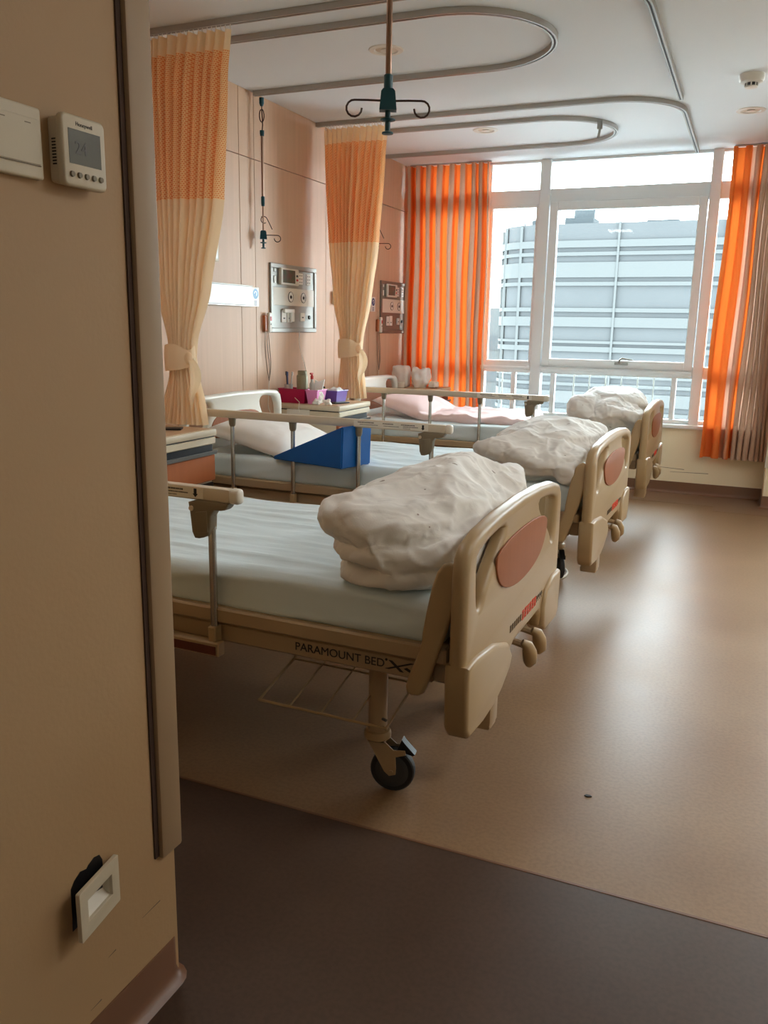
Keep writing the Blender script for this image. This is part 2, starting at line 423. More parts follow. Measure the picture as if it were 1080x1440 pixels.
seams = [PY, 1.62, 1.775, 2.52, 2.675, 3.40, 3.553, 4.303, 4.463, 5.375, 5.51, 6.11, 6.27, YW]
pm = {}
for zi, (z0, z1) in enumerate(((0.0, 2.183), (2.187, ZC))):
    for i in range(len(seams) - 1):
        key = (round(seams[i + 1] - seams[i], 3), zi)
        if key not in pm:
            w = key[0]
            pm[key] = MB().box((-.02, .0018, 0.0), (0, w - .0018, z1 - z0), .0015).mesh('panel', 'laminate', 0)
        link('panel', pm[key], wl, (XH, seams[i], z0))
struct(MB().box((XR, -2.1, 0), (XR + .1, YW + .2, ZC)).build('wall_right', 'white_wall', smooth=0), 'white wall opposite the beds')
struct(MB().box((XH, -2.2, 0), (XR, -2.1, ZC)).build('wall_front', 'white_wall', smooth=0), 'white wall behind the entrance')
struct(MB().box((.95, -2.1, 0), (XR, PY, ZC)).build('wall_corridor', 'cream', smooth=0), 'cream wall on the other side of the entrance')
# partition with corner guard
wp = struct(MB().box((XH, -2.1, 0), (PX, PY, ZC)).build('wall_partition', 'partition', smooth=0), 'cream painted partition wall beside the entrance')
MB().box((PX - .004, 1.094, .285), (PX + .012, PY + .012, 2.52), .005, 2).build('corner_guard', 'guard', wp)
MB().box((PX - .003, 1.083, .29), (PX + .003, 1.094, 2.52)).build('guard_shadow', 'seam', wp, smooth=0)  # dark strip standing in for the shadow under the guard's edge
# scuffs on the partition
for (x0, y0, x1, y1) in ((200, 1291, 225, 1266), (152, 1347, 163, 1335), (127, 1422, 143, 1405)):
    a, b = hit(x0, y0, 0, PX), hit(x1, y1, 0, PX); w = .0012
    MB().add([(PX + .0004, a.y, a.z - w * .3), (PX + .0004, a.y, a.z + w * .3), (PX + .0004, b.y, b.z + w), (PX + .0004, b.y, b.z - w)], [(0, 1, 2, 3)]).build('scuff_mark', 'greyink', wp, smooth=0)

def skirting(name, path, out, label):
    """cove skirting swept along a floor path; `out` is the outward normal at each point (mitred)"""
    prof = [(0.0, .092), (.003, .092), (.004, .088), (.004, .028), (.007, .016), (.013, .007), (.021, .003), (.024, .0005), (0, .0005)]
    mb = MB(); k = len(prof); vs = []
    for (p, n) in zip(path, out):
        for (o, z) in prof: vs.append((p[0] + n[0] * o, p[1] + n[1] * o, z))
    fs = []
    for i in range(len(path) - 1):
        for j in range(k): fs.append((i * k + j, i * k + (j + 1) % k, (i + 1) * k + (j + 1) % k, (i + 1) * k + j))
    fs += [tuple(range(k)), tuple(range((len(path) - 1) * k, len(path) * k))]
    return struct(mb.add(vs, fs).build(name, 'brown_vinyl', smooth=50), label)
cp = [(PX - .02 + .02 * cos(a), PY - .02 + .02 * sin(a)) for a in [radians(x) for x in (0, 22, 45, 68, 90)]]
skirting('baseboard_partition', [(PX, -2.05)] + cp + [(XH + .02, PY)], [(1, 0)] + [(cos(a), sin(a)) for a in [radians(x) for x in (0, 22, 45, 68, 90)]] + [(0, 1)], 'brown vinyl skirting curling round the partition corner')
COLX, COLY = .172, 6.57
skirting('baseboard_back', [(XH + .02, YW), (COLX, YW)], [(0, -1), (0, -1)], 'brown vinyl skirting below the window')
skirting('baseboard_column', [(COLX, YW - .006), (COLX, COLY), (.72, COLY), (.72, YW - .006)], [(-1, 0), (-1, -1), (1, -1), (1, 0)], 'brown vinyl skirting round the corner column')
skirting('baseboard_right', [(XR, YW), (XR, PY)], [(-1, 0), (-1, 0)], 'brown vinyl skirting along the right wall')
COLX1 = .72
wc = struct(MB().box((COLX, COLY, 0), (COLX1, YW + .15, ZC), .004).build('wall_column', 'cream', smooth=0), 'cream corner column beside the window curtain')
MB().box((COLX - .006, COLY - .006, .30), (COLX + .05, COLY + .06, .305 + .26), .003).build('corner_patch', 'offwhite', wc)

# window wall: below the sill, left and right of the opening
WX0, WX1, WZ0 = -2.72, .13, .545
wb = MB()
wb.box((XH - .1, YW, 0), (XR + .1, YW + .2, WZ0 - .02)).box((XH - .1, YW, WZ0 - .02), (WX0, YW + .2, ZC)).box((WX1, YW, WZ0 - .02), (.75, YW + .2, ZC)).box((1.89, YW, WZ0 - .02), (XR + .1, YW + .2, ZC))
struct(wb.build('wall_back', 'cream', smooth=0), 'cream wall under and beside the window')
for (x0, y0, x1, y1) in ((917, 655, 962, 660), (942, 663, 996, 666)):
    a, b = hit(x0, y0, 1, YW), hit(x1, y1, 1, YW)
    s = MB().add([(a.x, YW - .0005, a.z), (a.x, YW - .0005, a.z - .002), (b.x, YW - .0005, b.z - .004), (b.x, YW - .0005, b.z)], [(0, 1, 2, 3)]).build('scuff_mark', 'greyink', smooth=0)
    s.parent = bpy.data.objects['wall_back']

win = bpy.data.objects.new('window_1', None); col.objects.link(win); struct(win, 'white framed window filling the end wall up to the ceiling')
def wbox(name, x0, x1, z0, z1, y0=YW + .02, y1=YW + .09, m_='winframe', bev=.004): return MB().box((x0, y0, z0), (x1, y1, z1), bev).build(name, m_, win, smooth=0)
wbox('frame', WX0, WX0 + .04, WZ0, ZC); wbox('mullion', -2.115, -2.065, WZ0, ZC); wbox('frame', WX1 - .04, WX1, WZ0, ZC)
wbox('mullion', -1.665, -1.582, WZ0, ZC, YW - .01); wbox('mullion', -.405, -.33, WZ0, ZC, YW - .01)
wbox('top_rail', WX0 + .04, WX1 - .04, ZC - .018, ZC)
for (a, b) in ((WX0 + .04, -2.115), (-2.065, -1.665), (-1.582, -.405), (-.33, WX1 - .04)):
    wbox('transom', a, b, 2.205, 2.327); wbox('lower_rail', a, b, .895, .985); wbox('bottom_rail', a, b, WZ0, WZ0 + .03)
# fixed left pane surround, opening sash, right pane
def frame_ring(name, x0, x1, z0, z1, w, y0, y1):
    me = MB()
    me.box((x0, y0, z0), (x0 + w, y1, z1), .004).box((x1 - w, y0, z0), (x1, y1, z1), .004).box((x0 + w, y0, z0), (x1 - w, y1, z0 + w), .004).box((x0 + w, y0, z1 - w), (x1 - w, y1, z1), .004)
    return me.build(name, 'winframe', win, smooth=0)
frame_ring('sash', -1.575, -.41, .955, 2.225, .062, YW - .005, YW + .055)
frame_ring('pane_bead', -2.065, -1.668, .97, 2.215, .022, YW + .015, YW + .06)
for (a, b, z0, z1) in ((WX0 + .035, -2.11, 2.32, ZC - .01), (WX0 + .035, -2.11, .98, 2.21), (WX0 + .035, -2.11, .57, .9), (-2.06, -1.67, 2.325, ZC - .01), (-1.585, -.40, 2.325, ZC - .01), (-.335, .1, 2.325, ZC - .01), (-2.05, -1.68, .985, 2.2), (-1.52, -.465, 1.01, 2.17), (-.335, .1, .98, 2.21), (-2.06, -1.67, .57, .9), (-1.585, -.40, .57, .9), (-.335, .1, .57, .9)):
    MB().box((a, YW + .038, z0), (b, YW + .043, z1)).build('pane', 'glass', win, smooth=0)
h0 = hit(874, 512, 1, YW - .01)
hb = MB().box((h0.x - .055, YW - .018, h0.z - .008), (h0.x + .05, YW - .004, h0.z + .012), .003)
hb.tube([(h0.x - .02, YW - .012, h0.z + .008), (h0.x - .014, YW - .035, h0.z + .03), (h0.x + .005, YW - .045, h0.z + .045), (h0.x + .09, YW - .045, h0.z + .034)], [.009, .008, .007, .005], 8)
hb.build('window_handle', 'panel_grey', win)
MB().box((WX0 - .02, YW - .045, WZ0 - .03), (WX1 + .02, YW + .05, WZ0), .006, 2).build('sill', 'winframe', win)
# guard bar and bars
for (xa, xb) in ((-1.565, -.42), (-2.06, -1.67)):
    mb = MB().tube([(xa, YW - .05, .935), (xb, YW - .05, .935)], .0135, 10)
    for x in (xa, xb): mb.lathe([(.019, -.012), (.021, 0), (.019, .012)], (x, YW - .05, .935), 'x', 12)
    for x in (xa + .01, xb - .01): mb.tube([(x, YW - .05, .935), (x, YW + .01, .935)], .008, 8)
    mb.build('guard_bar', 'winframe', win)
for x in (-1.924, -1.321, -1.195, -1.065, -.942, -.816, -.692): MB().tube([(x, YW + .1, WZ0), (x, YW + .1, .93)], .0065, 6).build('baluster', 'panel_grey', win)
for x in (-1.813, -1.482, -.536): MB().box((x - .018, YW + .03, WZ0), (x + .018, YW + .08, .93), .003).build('lower_mullion', 'winframe', win, smooth=0)

# unseen second window, added beyond the column to let in more daylight
w2 = bpy.data.objects.new('window_added', None); col.objects.link(w2); struct(w2, 'unseen white framed window added past the column for more daylight')
for nm, x0, x1, z0, z1 in (('frame', .75, .8, WZ0, ZC), ('frame', 1.84, 1.89, WZ0, ZC), ('mullion', 1.22, 1.30, WZ0, ZC), ('transom', .8, 1.84, 2.205, 2.327), ('lower_rail', .8, 1.84, .895, .985), ('sill', .74, 1.9, WZ0 - .03, WZ0)):  # frame parts of the added window
    MB().box((x0, YW + (.02 if nm != 'sill' else -.045), z0), (x1, YW + .09, z1), .004).build(nm, 'winframe', w2, smooth=0)
for (a, b) in ((.79, 1.23), (1.29, 1.85)):
    for (z0, z1) in ((WZ0, .9), (.98, 2.21), (2.32, ZC)): MB().box((a, YW + .038, z0), (b, YW + .043, z1)).build('pane', 'glass', w2, smooth=0)  # panes of the added window

# ------------------------------------------------------------------ outside: office block across the street
YB = 60.0
bld = thing('office_building', 'hazy glass office block with white bands seen through the window', 'building', (0, YB, -32))
def facade(z0, z1, proud, name, m_, xr=30.0):
    """straight front running right, quarter-round corner on the left, return wall going back"""
    R = 3.2; xl = -14.4; path = [(xr, -proud)] + [(xl, -proud)]
    for k in range(1, 13):
        a = radians(90 * k / 12); path.append((xl - (R + proud) * sin(a), R - (R + proud) * cos(a)))
    path.append((xl - R - proud, 26))
    n = len(path); z0 += 32; z1 += 32; D = .5
    inn = [(xr, D)] + [(xl, D)] + [(xl - (R - D) * sin(radians(90 * k / 12)), R - (R - D) * cos(radians(90 * k / 12))) for k in range(1, 13)] + [(xl - R + D, 26)]
    vs = [(p[0], p[1], z) for z in (z0, z1) for p in path] + [(p[0], p[1], z) for z in (z0, z1) for p in inn]
    fs = []
    for i in range(n - 1):
        fs += [(i, i + 1, n + i + 1, n + i), (2 * n + i, 2 * n + i + 1, 3 * n + i + 1, 3 * n + i), (i, i + 1, 2 * n + i + 1, 2 * n + i), (n + i, n + i + 1, 3 * n + i + 1, 3 * n + i)]
    fs += [(0, n, 3 * n, 2 * n), (n - 1, 2 * n - 1, 4 * n - 1, 3 * n - 1)]
    return MB().add(vs, fs).build(name, m_, bld, smooth=30)
facade(-32, 8.3, 0, 'glass_front', 'bglass')
bands = [(7.18, 6.72), (6.42, 6.18), (5.75, 4.75), (4.45, 4.2), (2.72, 2.45), (2.1, 1.45), (.5, .32), (.1, -.25), (-1.55, -2.0), (-2.4, -2.62), (-3.0, -3.85), (-4.25, -4.5), (-6.0, -6.4), (-6.8, -7.4), (-8.3, -8.6), (-10.2, -10.7), (-11.1, -11.9)]
for a, b in bands: facade(b, a, .18, 'white_band', 'bwhite')
for x in (-8.94, -15.0 + .6, -2.2, 4.6, 11.4):
    MB().box((x - .07, -.24, 12), (x + .07, .05, 40.35)).build('facade_joint', 'bwhite', bld, smooth=0)
for k in (3, 7, 11):
    a = radians(90 * k / 12); x, y = -14.4 - 3.3 * sin(a), 3.2 - 3.3 * cos(a)
    MB().box((x - .09, y - .09, 10), (x + .09, y + .09, 40.2)).build('facade_joint', 'bwhite', bld, smooth=0)
MB().prism([(30, .4), (-14.4, .4), (-15.6, .7), (-16.7, 1.6), (-17.2, 3.2), (-17.2, 26), (30, 26)], 2, 40.0, 40.2).build('roof', 'broof', bld, smooth=0)
rb = MB().box((-13.2, 2.5, 40.2), (-11.2, 5, 41.0)).lathe([(.75, 0), (.75, 1.1), (.5, 1.4)], (-12.0, 3.4, 41.0), 'z', 12)
rb.build('roof_tank', 'broof', bld, smooth=40)
MB().box((-7.5, 2, 40.2), (-5.4, 4, 40.62)).build('roof_plant', 'broof', bld, smooth=0); MB().box((-2.9, 2, 40.2), (-2.2, 3, 40.5)).build('roof_plant', 'broof', bld, smooth=0)
MB().lathe([(.3, 0), (.3, .7), (.05, .8)], (-15.4, 3.0, 40.2), 'z', 10).build('roof_vent', 'broof', bld); MB().tube([(-16.2, 3, 40.2), (-16.2, 3, 41)], .05, 6).build('roof_mast', 'broof', bld)
gr = MB().add([(-150, 8, -32), (150, 8, -32), (150, 200, -32), (-150, 200, -32)], [(0, 1, 2, 3)]).build('ground', 'ground', smooth=0)
struct(gr, 'grey street level far below the window')
fb = thing('distant_building', 'pale low building far behind the rounded corner of the office block', 'building', (-34, 95, -32))
MB().box((-8, 0, 0), (8, 14, 35.5)).build('block', 'bwhite', fb, smooth=0)
for k in range(4): MB().box((-8.1, -.1, 20 + 3.6 * k), (8.1, .2, 21.6 + 3.6 * k)).build('window_strip', 'bglass', fb, smooth=0)

# ------------------------------------------------------------------ ceiling fittings
def rail_sweep(name, pts, closed, label, group=None, cat='track', brackets=()):
    """aluminium C channel, slot downwards, fixed to the ceiling along a plan path"""
    W, Hh, g = .013, .026, .0045
    prof = [(-W, 0), (-W, -Hh), (-g, -Hh), (-g, -Hh + .004), (g, -Hh + .004), (g, -Hh), (W, -Hh), (W, 0)]
    P = [Vector((p[0], p[1], 0)) for p in pts]; k = len(P); vs = []; n = len(prof); slot = []
    for i in range(k):
        a = P[(i - 1) % k] if closed or i else P[i]; b = P[(i + 1) % k] if closed or i < k - 1 else P[i]
        t = (b - a).normalized(); s = Vector((t.y, -t.x, 0))
        for (o, z) in prof: vs.append(P[i] + s * o + Vector((0, 0, ZC + z)))
        slot += [P[i] + s * -g * .9 + Vector((0, 0, ZC - Hh + .0035)), P[i] + s * g * .9 + Vector((0, 0, ZC - Hh + .0035))]
    fs = []; fs2 = []
    for i in range(k if closed else k - 1):
        i2 = (i + 1) % k
        for j in range(n - 1): fs.append((i * n + j, i * n + j + 1, i2 * n + j + 1, i2 * n + j))
        fs2.append((2 * i, 2 * i + 1, 2 * i2 + 1, 2 * i2))
    if not closed: fs += [tuple(range(n)), tuple(range((k - 1) * n, k * n))]
    root = thing(name, label, cat, (0, 0, 0), 0, group)
    MB().add(vs, fs).build('channel', 'alu', root, smooth=30); MB().add(slot, fs2).build('slot', 'slot', root, smooth=0)
    return root
def arc(cx, cy, r, a0, a1, n): return [(cx + r * cos(radians(a0 + (a1 - a0) * i / n)), cy + r * sin(radians(a0 + (a1 - a0) * i / n))) for i in range(n + 1)]
RX = -.515
rail_sweep('curtain_track', [(XH, 3.40), (-1.6, 3.40)] + arc(RX - .42, 3.40 + .42, .42, -90, 0, 14) + [(RX, 5.33)], False, 'aluminium curtain track from head wall bending round the foot of the middle bed', 'cubicle curtain tracks')
rail_sweep('curtain_track', [(XH, 5.24), (-1.6, 5.24)] + arc(RX - .40, 5.24 + .40, .40, -90, 0, 14) + [(RX, YW - .01)], False, 'aluminium curtain track bending towards the window above the farthest bed', 'cubicle curtain tracks')
def loop(y0, y1, xe, label):
    r = (y1 - y0) / 2; cy = (y0 + y1) / 2
    return rail_sweep('drip_track', [(XH + .02, y0), (-2.0, y0)] + arc(xe - r, cy, r, -90, 90, 24) + [(-2.0, y1), (XH + .02, y1)], False, label, 'drip stand tracks')
loop(1.66, 2.44, -.862, 'U shaped drip stand track above the nearest bed')
loop(3.615, 4.44, -.955, 'U shaped drip stand track above the middle bed')
dt = loop(5.56, 6.345, -.965, 'U shaped drip stand track above the bed by the window')
e0 = hit(845, 172, 2, ZC - .03)
MB().box((e0.x - .02, e0.y - .012, ZC - .07), (e0.x + .012, e0.y + .012, ZC - .018), .004).tube([(e0.x, e0.y, ZC - .04), (e0.x - .01, e0.y, ZC - .12)], .008, 8).build('hook_runner', 'panel_grey', dt)

def downlight(x, y, label):
    t = thing('ceiling_light', label, 'downlight', (x, y, ZC), 0, 'round recessed downlights')
    MB().lathe([(.052, 0), (.058, -.006), (.082, -.004), (.085, 0)], (0, 0, 0), 'z', 32, False).build('trim_ring', 'white', t)
    MB().lathe([(.0, -.001), (.052, -.001)], (0, 0, 0), 'z', 32, False).build('diffuser', 'offwhite', t)
    MB().lathe([(.022, -.001), (.028, -.006), (.0, -.008)], (0, 0, 0), 'z', 16, False).build('bulb', 'white', t)
downlight(-1.761, 4.028, 'round downlight in the ceiling above the middle bed'); downlight(-1.793, 5.79, 'round downlight in the ceiling above the bed by the window')
downlight(-.155, 5.80, 'round downlight in the ceiling beside the smoke detector')
def fill_panel(x, y, sx, sy, power, label):  # square panels out of view, added to fill the ward with light
    t = thing('fill_panel', label, 'fill lamp', (x, y, ZC), 0, 'added square fill panels')
    me = MB(); a, b = sx / 2, sy / 2
    me.box((-a, -b, -.02), (a, -b + .02, 0), .002).box((-a, b - .02, -.02), (a, b, 0), .002).box((-a, -b + .02, -.02), (-a + .02, b - .02, 0), .002).box((a - .02, -b + .02, -.02), (a, b - .02, 0), .002)
    me.build('frame', 'white', t, smooth=0)
    mt, nt, b_, out = nodes('lit_diffuser'); b_.inputs['Base Color'].default_value = (.8, .8, .8, 1)
    b_.inputs['Emission Color'].default_value = (1, .99, .97, 1); b_.inputs['Emission Strength'].default_value = power
    MB().box((-a + .02, -.5 * sy + .02, -.014), (a - .02, .5 * sy - .02, -.004)).build('diffuser', mt, t, smooth=0)
fill_panel(.02, -.9, .6, .6, LAMP_E, 'unseen square fill lamp added in the entrance passage')
fill_panel(-1.76, 2.05, .34, .34, LAMP, 'small unseen fill lamp added above the bed beside the partition')
fill_panel(1.25, 2.2, .6, .6, LAMP, 'unseen square fill lamp added over the ward walkway near the entrance')
fill_panel(1.25, 4.0, .6, .6, LAMP, 'unseen square fill lamp added over the middle of the ward walkway')
t = thing('smoke_detector', 'white round smoke detector on the ceiling over the walkway', 'smoke detector', (-.146, 5.038, ZC))
MB().lathe([(.062, 0), (.062, -.026), (.056, -.036), (.036, -.04)], (0, 0, 0), 'z', 28).build('body', 'white', t)
MB().lathe([(.03, -.04), (.03, -.052)], (0, 0, 0), 'z', 16).build('sensor_chamber', 'black', t)
for k in range(8):
    a = 2 * pi * k / 8; MB().box((.03 * cos(a) - .003, .03 * sin(a) - .003, -.056), (.03 * cos(a) + .003, .03 * sin(a) + .003, -.04)).build('cage_rib', 'white', t, smooth=0)
MB().lathe([(.032, -.056), (.03, -.062), (0.0, -.064)], (0, 0, 0), 'z', 16, False).build('cage_cap', 'white', t)

# ------------------------------------------------------------------ drip hangers
def drip_hanger(x, y, zb, turn, label, telescoped):
    t = thing('drip_hanger', label, 'drip hanger', (x, y, zb), turn, 'hanging drip hangers')
    top = ZC - .028 - zb
    MB().lathe([(.014, top), (.014, top - .03), (.008, top - .045)], (0, 0, 0), 'z', 10).build('runner', 'teal', t)
    z = top - .045
    eight = [(.0, 0, z + .01)] + [(.013 * sin(a), .002 * sin(2 * a), z - .05 + .035 * cos(a)) for a in [2 * pi * k / 14 for k in range(15)]] + [(.004, 0, z - .10), (.0, 0, z - .14)]
    MB().tube(eight, .0032, 6).build('eye_hook', 'hook', t)
    MB().lathe([(.011, z - .16), (.013, z - .145), (.013, z - .13)], (0, 0, 0), 'z', 10).build('upper_collar', 'teal', t)
    pbot = .27 if telescoped else .115
    MB().tube([(0, 0, z - .15), (0, 0, pbot)], .0075, 10).build('pole', 'pole', t)
    if telescoped:
        MB().lathe([(.009, pbot - .035), (.011, pbot - .02), (.011, pbot + .015), (.009, pbot + .02)], (0, 0, 0), 'z', 10).build('sleeve', 'teal', t)
        MB().tube([(0, 0, pbot), (0, 0, .1)], .0045, 8).tube([(0, 0, pbot - .09), (-.012, 0, pbot - .095)], .003, 6).build('inner_rod', 'pole', t)
    else:
        MB().lathe([(.011, .085), (.011, .13), (.009, .132)], (0, 0, 0), 'z', 12).build('sleeve', 'teal', t)
    MB().prism([(-.021, .05), (.021, .05), (.017, .092), (.012, .098), (-.012, .098), (-.017, .092)], 1, -.015, .015).build('hook_block', 'teal', t)
    MB().tube([(0, 0, .055), (0, 0, .0)], .007, 10).lathe([(.007, .025), (.019, .028), (.019, .031), (.007, .034)], (0, 0, 0), 'z', 16).lathe([(.006, -.004), (.014, -.003), (.014, .001), (.006, .004)], (0, 0, 0), 'z', 16).build('pull_knob', 'teal', t)
    for i, s in enumerate((1, -1)):
        arm = [(s * .015, 0, .073), (s * .05, 0, .074), (s * .082, 0, .074)]
        arm += [(s * (.083 + .019 * sin(a)), 0, .055 + .019 * cos(a)) for a in [radians(d) for d in range(20, 300, 28)]]
        mb = MB().tube(arm, .0026, 7)
        o = mb.build('hook_arm', 'hook', t)
        if telescoped and s < 0: o.location = (-.004, 0, .06); o.rotation_euler = (0, radians(62), radians(10))
    return t
drip_hanger(-.88, 2.03, 1.715, YAW, 'teal and bronze drip hanger with two hooks over the nearest bed', False)
drip_hanger(-2.733, 4.479, 1.692, YAW + .15, 'slim drip hanger with a raised hook beside the head wall panel', True)
h3 = hit(529, 343, 1, 5.56)
dh = drip_hanger(h3.x, 5.56, h3.z - .07, YAW, 'drip hanger mostly hidden behind the far cubicle curtain', True)

# ------------------------------------------------------------------ curtains
def interp(tab, z):
    if z >= tab[0][0]: return tab[0][1:]
    for a, b in zip(tab, tab[1:]):
        if b[0] <= z <= a[0]:
            f = (a[0] - z) / (a[0] - b[0]); f = f * f * (3 - 2 * f) * .4 + f * .6
            return [p + (q - p) * f for p, q in zip(a[1:], b[1:])]
    return tab[-1][1:]
def cubicle_curtain(y, tab, zbands, seed, label, pleats):
    """tab: (z, x_left, x_right, depth); gathered sheet with pleats, tied at the waist"""
    rnd = random.Random(seed)
    t = thing('cubicle_curtain', label, 'curtain', (0, y, 0), 0, 'tied back cubicle curtains')
    nu = pleats * 10 + 1
    ph = [rnd.uniform(-.35, .35) for _ in range(pleats + 2)]; am = [rnd.uniform(.65, 1.2) for _ in range(pleats + 2)]
    def surf(u, z):
        xl, xr, dp = interp(tab, z)
        s = u + .012 * sin(3 * z + 9 * u)
        k = u * pleats; i = int(k); fr = k - i; phase = ph[i] * (1 - fr) + ph[i + 1] * fr; a = am[i] * (1 - fr) + am[i + 1] * fr
        w = 2 * pi * k + phase + .5 * sin(2.2 * z + i)
        x = xl + (xr - xl) * s + .006 * cos(w) * (dp / .05)
        q_ = sin(w); yy = dp * a * math.copysign(abs(q_) ** .75, q_) * (.75 + .25 * sin(pi * u)) - dp * .5 * sin(pi * u)
        return (x, yy, z)
    for (name, z1, z0, m_, nz) in zbands:
        pts = []; uvs = []
        for j in range(nz + 1):
            z = z1 + (z0 - z1) * j / nz
            for i in range(nu):
                u = i / (nu - 1); pts.append(surf(u, z)); uvs.append((u * pleats * .13, z))
        mb = MB().grid(pts, nu, nz + 1); o = mb.build(name, m_, t, smooth=180)
        ul = o.data.uv_layers.new(name='UVMap')
        for lp in o.data.loops: ul.data[lp.index].uv = uvs[lp.vertex_index]
    # hooks along the track
    hk = MB().tube([(0, 0, 0), (.004, 0, .012), (0, 0, .022), (-.004, 0, .03), (0, 0, .036)], .0022, 5).mesh('curtain_hook', 'white')
    zt = zbands[0][1]; xl, xr, _ = interp(tab, zt); n = pleats * 2
    for i in range(n):
        o = link('curtain_hook', hk, t, (xl + (xr - xl) * (i + .5) / n, 0, zt - .012)); o.rotation_euler.z = rnd.uniform(0, 3)
    # tie band and knot
    zt = min(tab[1:-1], key=lambda r: r[2] - r[1])[0]; xl, xr, dp = interp(tab, zt); cx = (xl + xr) / 2; rx = (xr - xl) / 2 + .012; ry = .062
    pts = []; nn = 28
    for j in range(7):
        z = zt + .062 - .124 * j / 6; bul = 1 + .05 * sin(pi * j / 6)
        for i in range(nn):
            a = 2 * pi * i / nn; pinch = 1 - .35 * max(0, cos(a - radians(-25))) ** 6
            zz = zt + (z - zt) * pinch + .004 * sin(3 * a + j)
            pts.append((cx + rx * bul * cos(a), -.03 + ry * bul * sin(a) + .0025 * sin(11 * a), zz))
    MB().grid(pts, nn, 7, True).build('tie_band', 'curtain', t, smooth=180)
    kx, ky = cx + rx * cos(radians(-25)), -.03 + ry * sin(radians(-25)); kp = []
    for j in range(9):
        b_ = -pi / 2 + pi * j / 8
        for i in range(14):
            a = 2 * pi * i / 14; r = .024 * cos(b_) * (1 + .12 * sin(5 * a)); kp.append((kx + r * cos(a), ky - .004 + r * .7 * sin(a), zt + .03 * sin(b_)))
    MB().grid(kp, 14, 9, True).build('knot', 'curtain', t, smooth=180)
    # loose tail of the tie hanging from the knot
    tp = []
    for j in range(13):
        f = j / 12; w = .012 + .05 * sin(pi * f ** .7); z = zt - .01 - .235 * f
        for i in range(7):
            s = i / 6 - .5; tp.append((kx + .012 + .028 * sin(pi * min(1, f * 1.3)) + s * w, ky - .01 - .012 * cos(7 * s) * (1 - f * .5), z + .03 * abs(s)))
    MB().grid(tp, 7, 13).build('tie_tail', 'curtain', t, smooth=180)
    return t
cubicle_curtain(3.40, [(2.50, -2.745, -2.215, .034), (2.30, -2.735, -2.245, .05), (1.80, -2.70, -2.30, .06), (1.40, -2.655, -2.385, .058), (1.16, -2.60, -2.462, .045), (1.085, -2.594, -2.468, .042), (1.0, -2.60, -2.455, .045), (.87, -2.645, -2.42, .048), (.765, -2.685, -2.402, .05)],
                [('header', 2.495, 2.415, 'curtain', 3), ('mesh_panel', 2.415, 1.80, 'netting', 20), ('drape', 1.80, .765, 'curtain', 40)], 3, 'peach cubicle curtain tied up over the cabinet beside the partition', 11)
cubicle_curtain(5.24, [(2.50, -2.725, -2.265, .034), (2.30, -2.71, -2.285, .048), (1.78, -2.675, -2.335, .058), (1.40, -2.64, -2.385, .056), (1.17, -2.59, -2.432, .045), (1.098, -2.58, -2.437, .042), (1.0, -2.585, -2.43, .045), (.87, -2.60, -2.41, .048), (.765, -2.622, -2.396, .05)],
                [('header', 2.495, 2.405, 'curtain', 3), ('mesh_panel', 2.405, 1.785, 'netting', 20), ('drape', 1.785, .765, 'curtain', 40)], 8, 'peach cubicle curtain tied up over the cabinet with the magenta bin', 11)

def window_curtain(tabs, zt, zb, y, folds, seed, label, m_='winCurtain', us=1.0, ws=None):
    rnd = random.Random(seed); t = thing('window_curtain', label, 'curtain', (0, y, 0), 0, 'orange window curtains')
    nu = folds * 12 + 1; nz = 26; pts = []; uvs = []
    ws = ws or [rnd.uniform(.75, 1.3) for _ in range(folds)]; tot = sum(ws); acc = [0]
    for w in ws: acc.append(acc[-1] + w / tot)
    am = [rnd.uniform(.7, 1.15) for _ in range(folds + 1)]
    for j in range(nz + 1):
        f = j / nz; z = zt + (zb - zt) * f; xl = tabs[0][0] + (tabs[1][0] - tabs[0][0]) * f; xr = tabs[0][1] + (tabs[1][1] - tabs[0][1]) * f
        for i in range(nu):
            k = i / 12; n = min(int(k), folds - 1); fr = k - n
            s = acc[n] + (acc[n + 1] - acc[n]) * fr
            ph = 2 * pi * fr + .25 * sin(3 * z + n * 1.7) * f
            yy = -.040 * am[n] * cos(ph) - .007 * cos(2 * ph)
            pts.append((xl + (xr - xl) * s + .012 * sin(2 * ph) + .006 * sin(4 * z + n), yy, z)); uvs.append((k + .07 if us == 1 else min(.999, k / folds), z))
    o = MB().grid(pts, nu, nz + 1).build('drape', m_, t, smooth=180)
    ul = o.data.uv_layers.new(name='UVMap')
    for lp in o.data.loops: ul.data[lp.index].uv = uvs[lp.vertex_index]
    x0 = tabs[0][0]; x1 = tabs[0][1]
    MB().box((x0, -.012, zt + .002), (x1, .012, zt + .012), .003).build('heading_rail', 'alu', t, smooth=0)
    return t
window_curtain(((-2.735, -2.045), (-2.735, -2.02)), 2.53, .31, 6.80, 8, 5, 'orange striped window curtain bunched against the head wall')
window_curtain(((-.262, .155), (-.30, .165)), 2.53, .315, 6.79, 9, 11, 'orange and greige window curtain beside the corner column', 'winCurtainR', 0, [2.4, 1.5, 1.1, .9, .8, .8, .7, .7, .6])

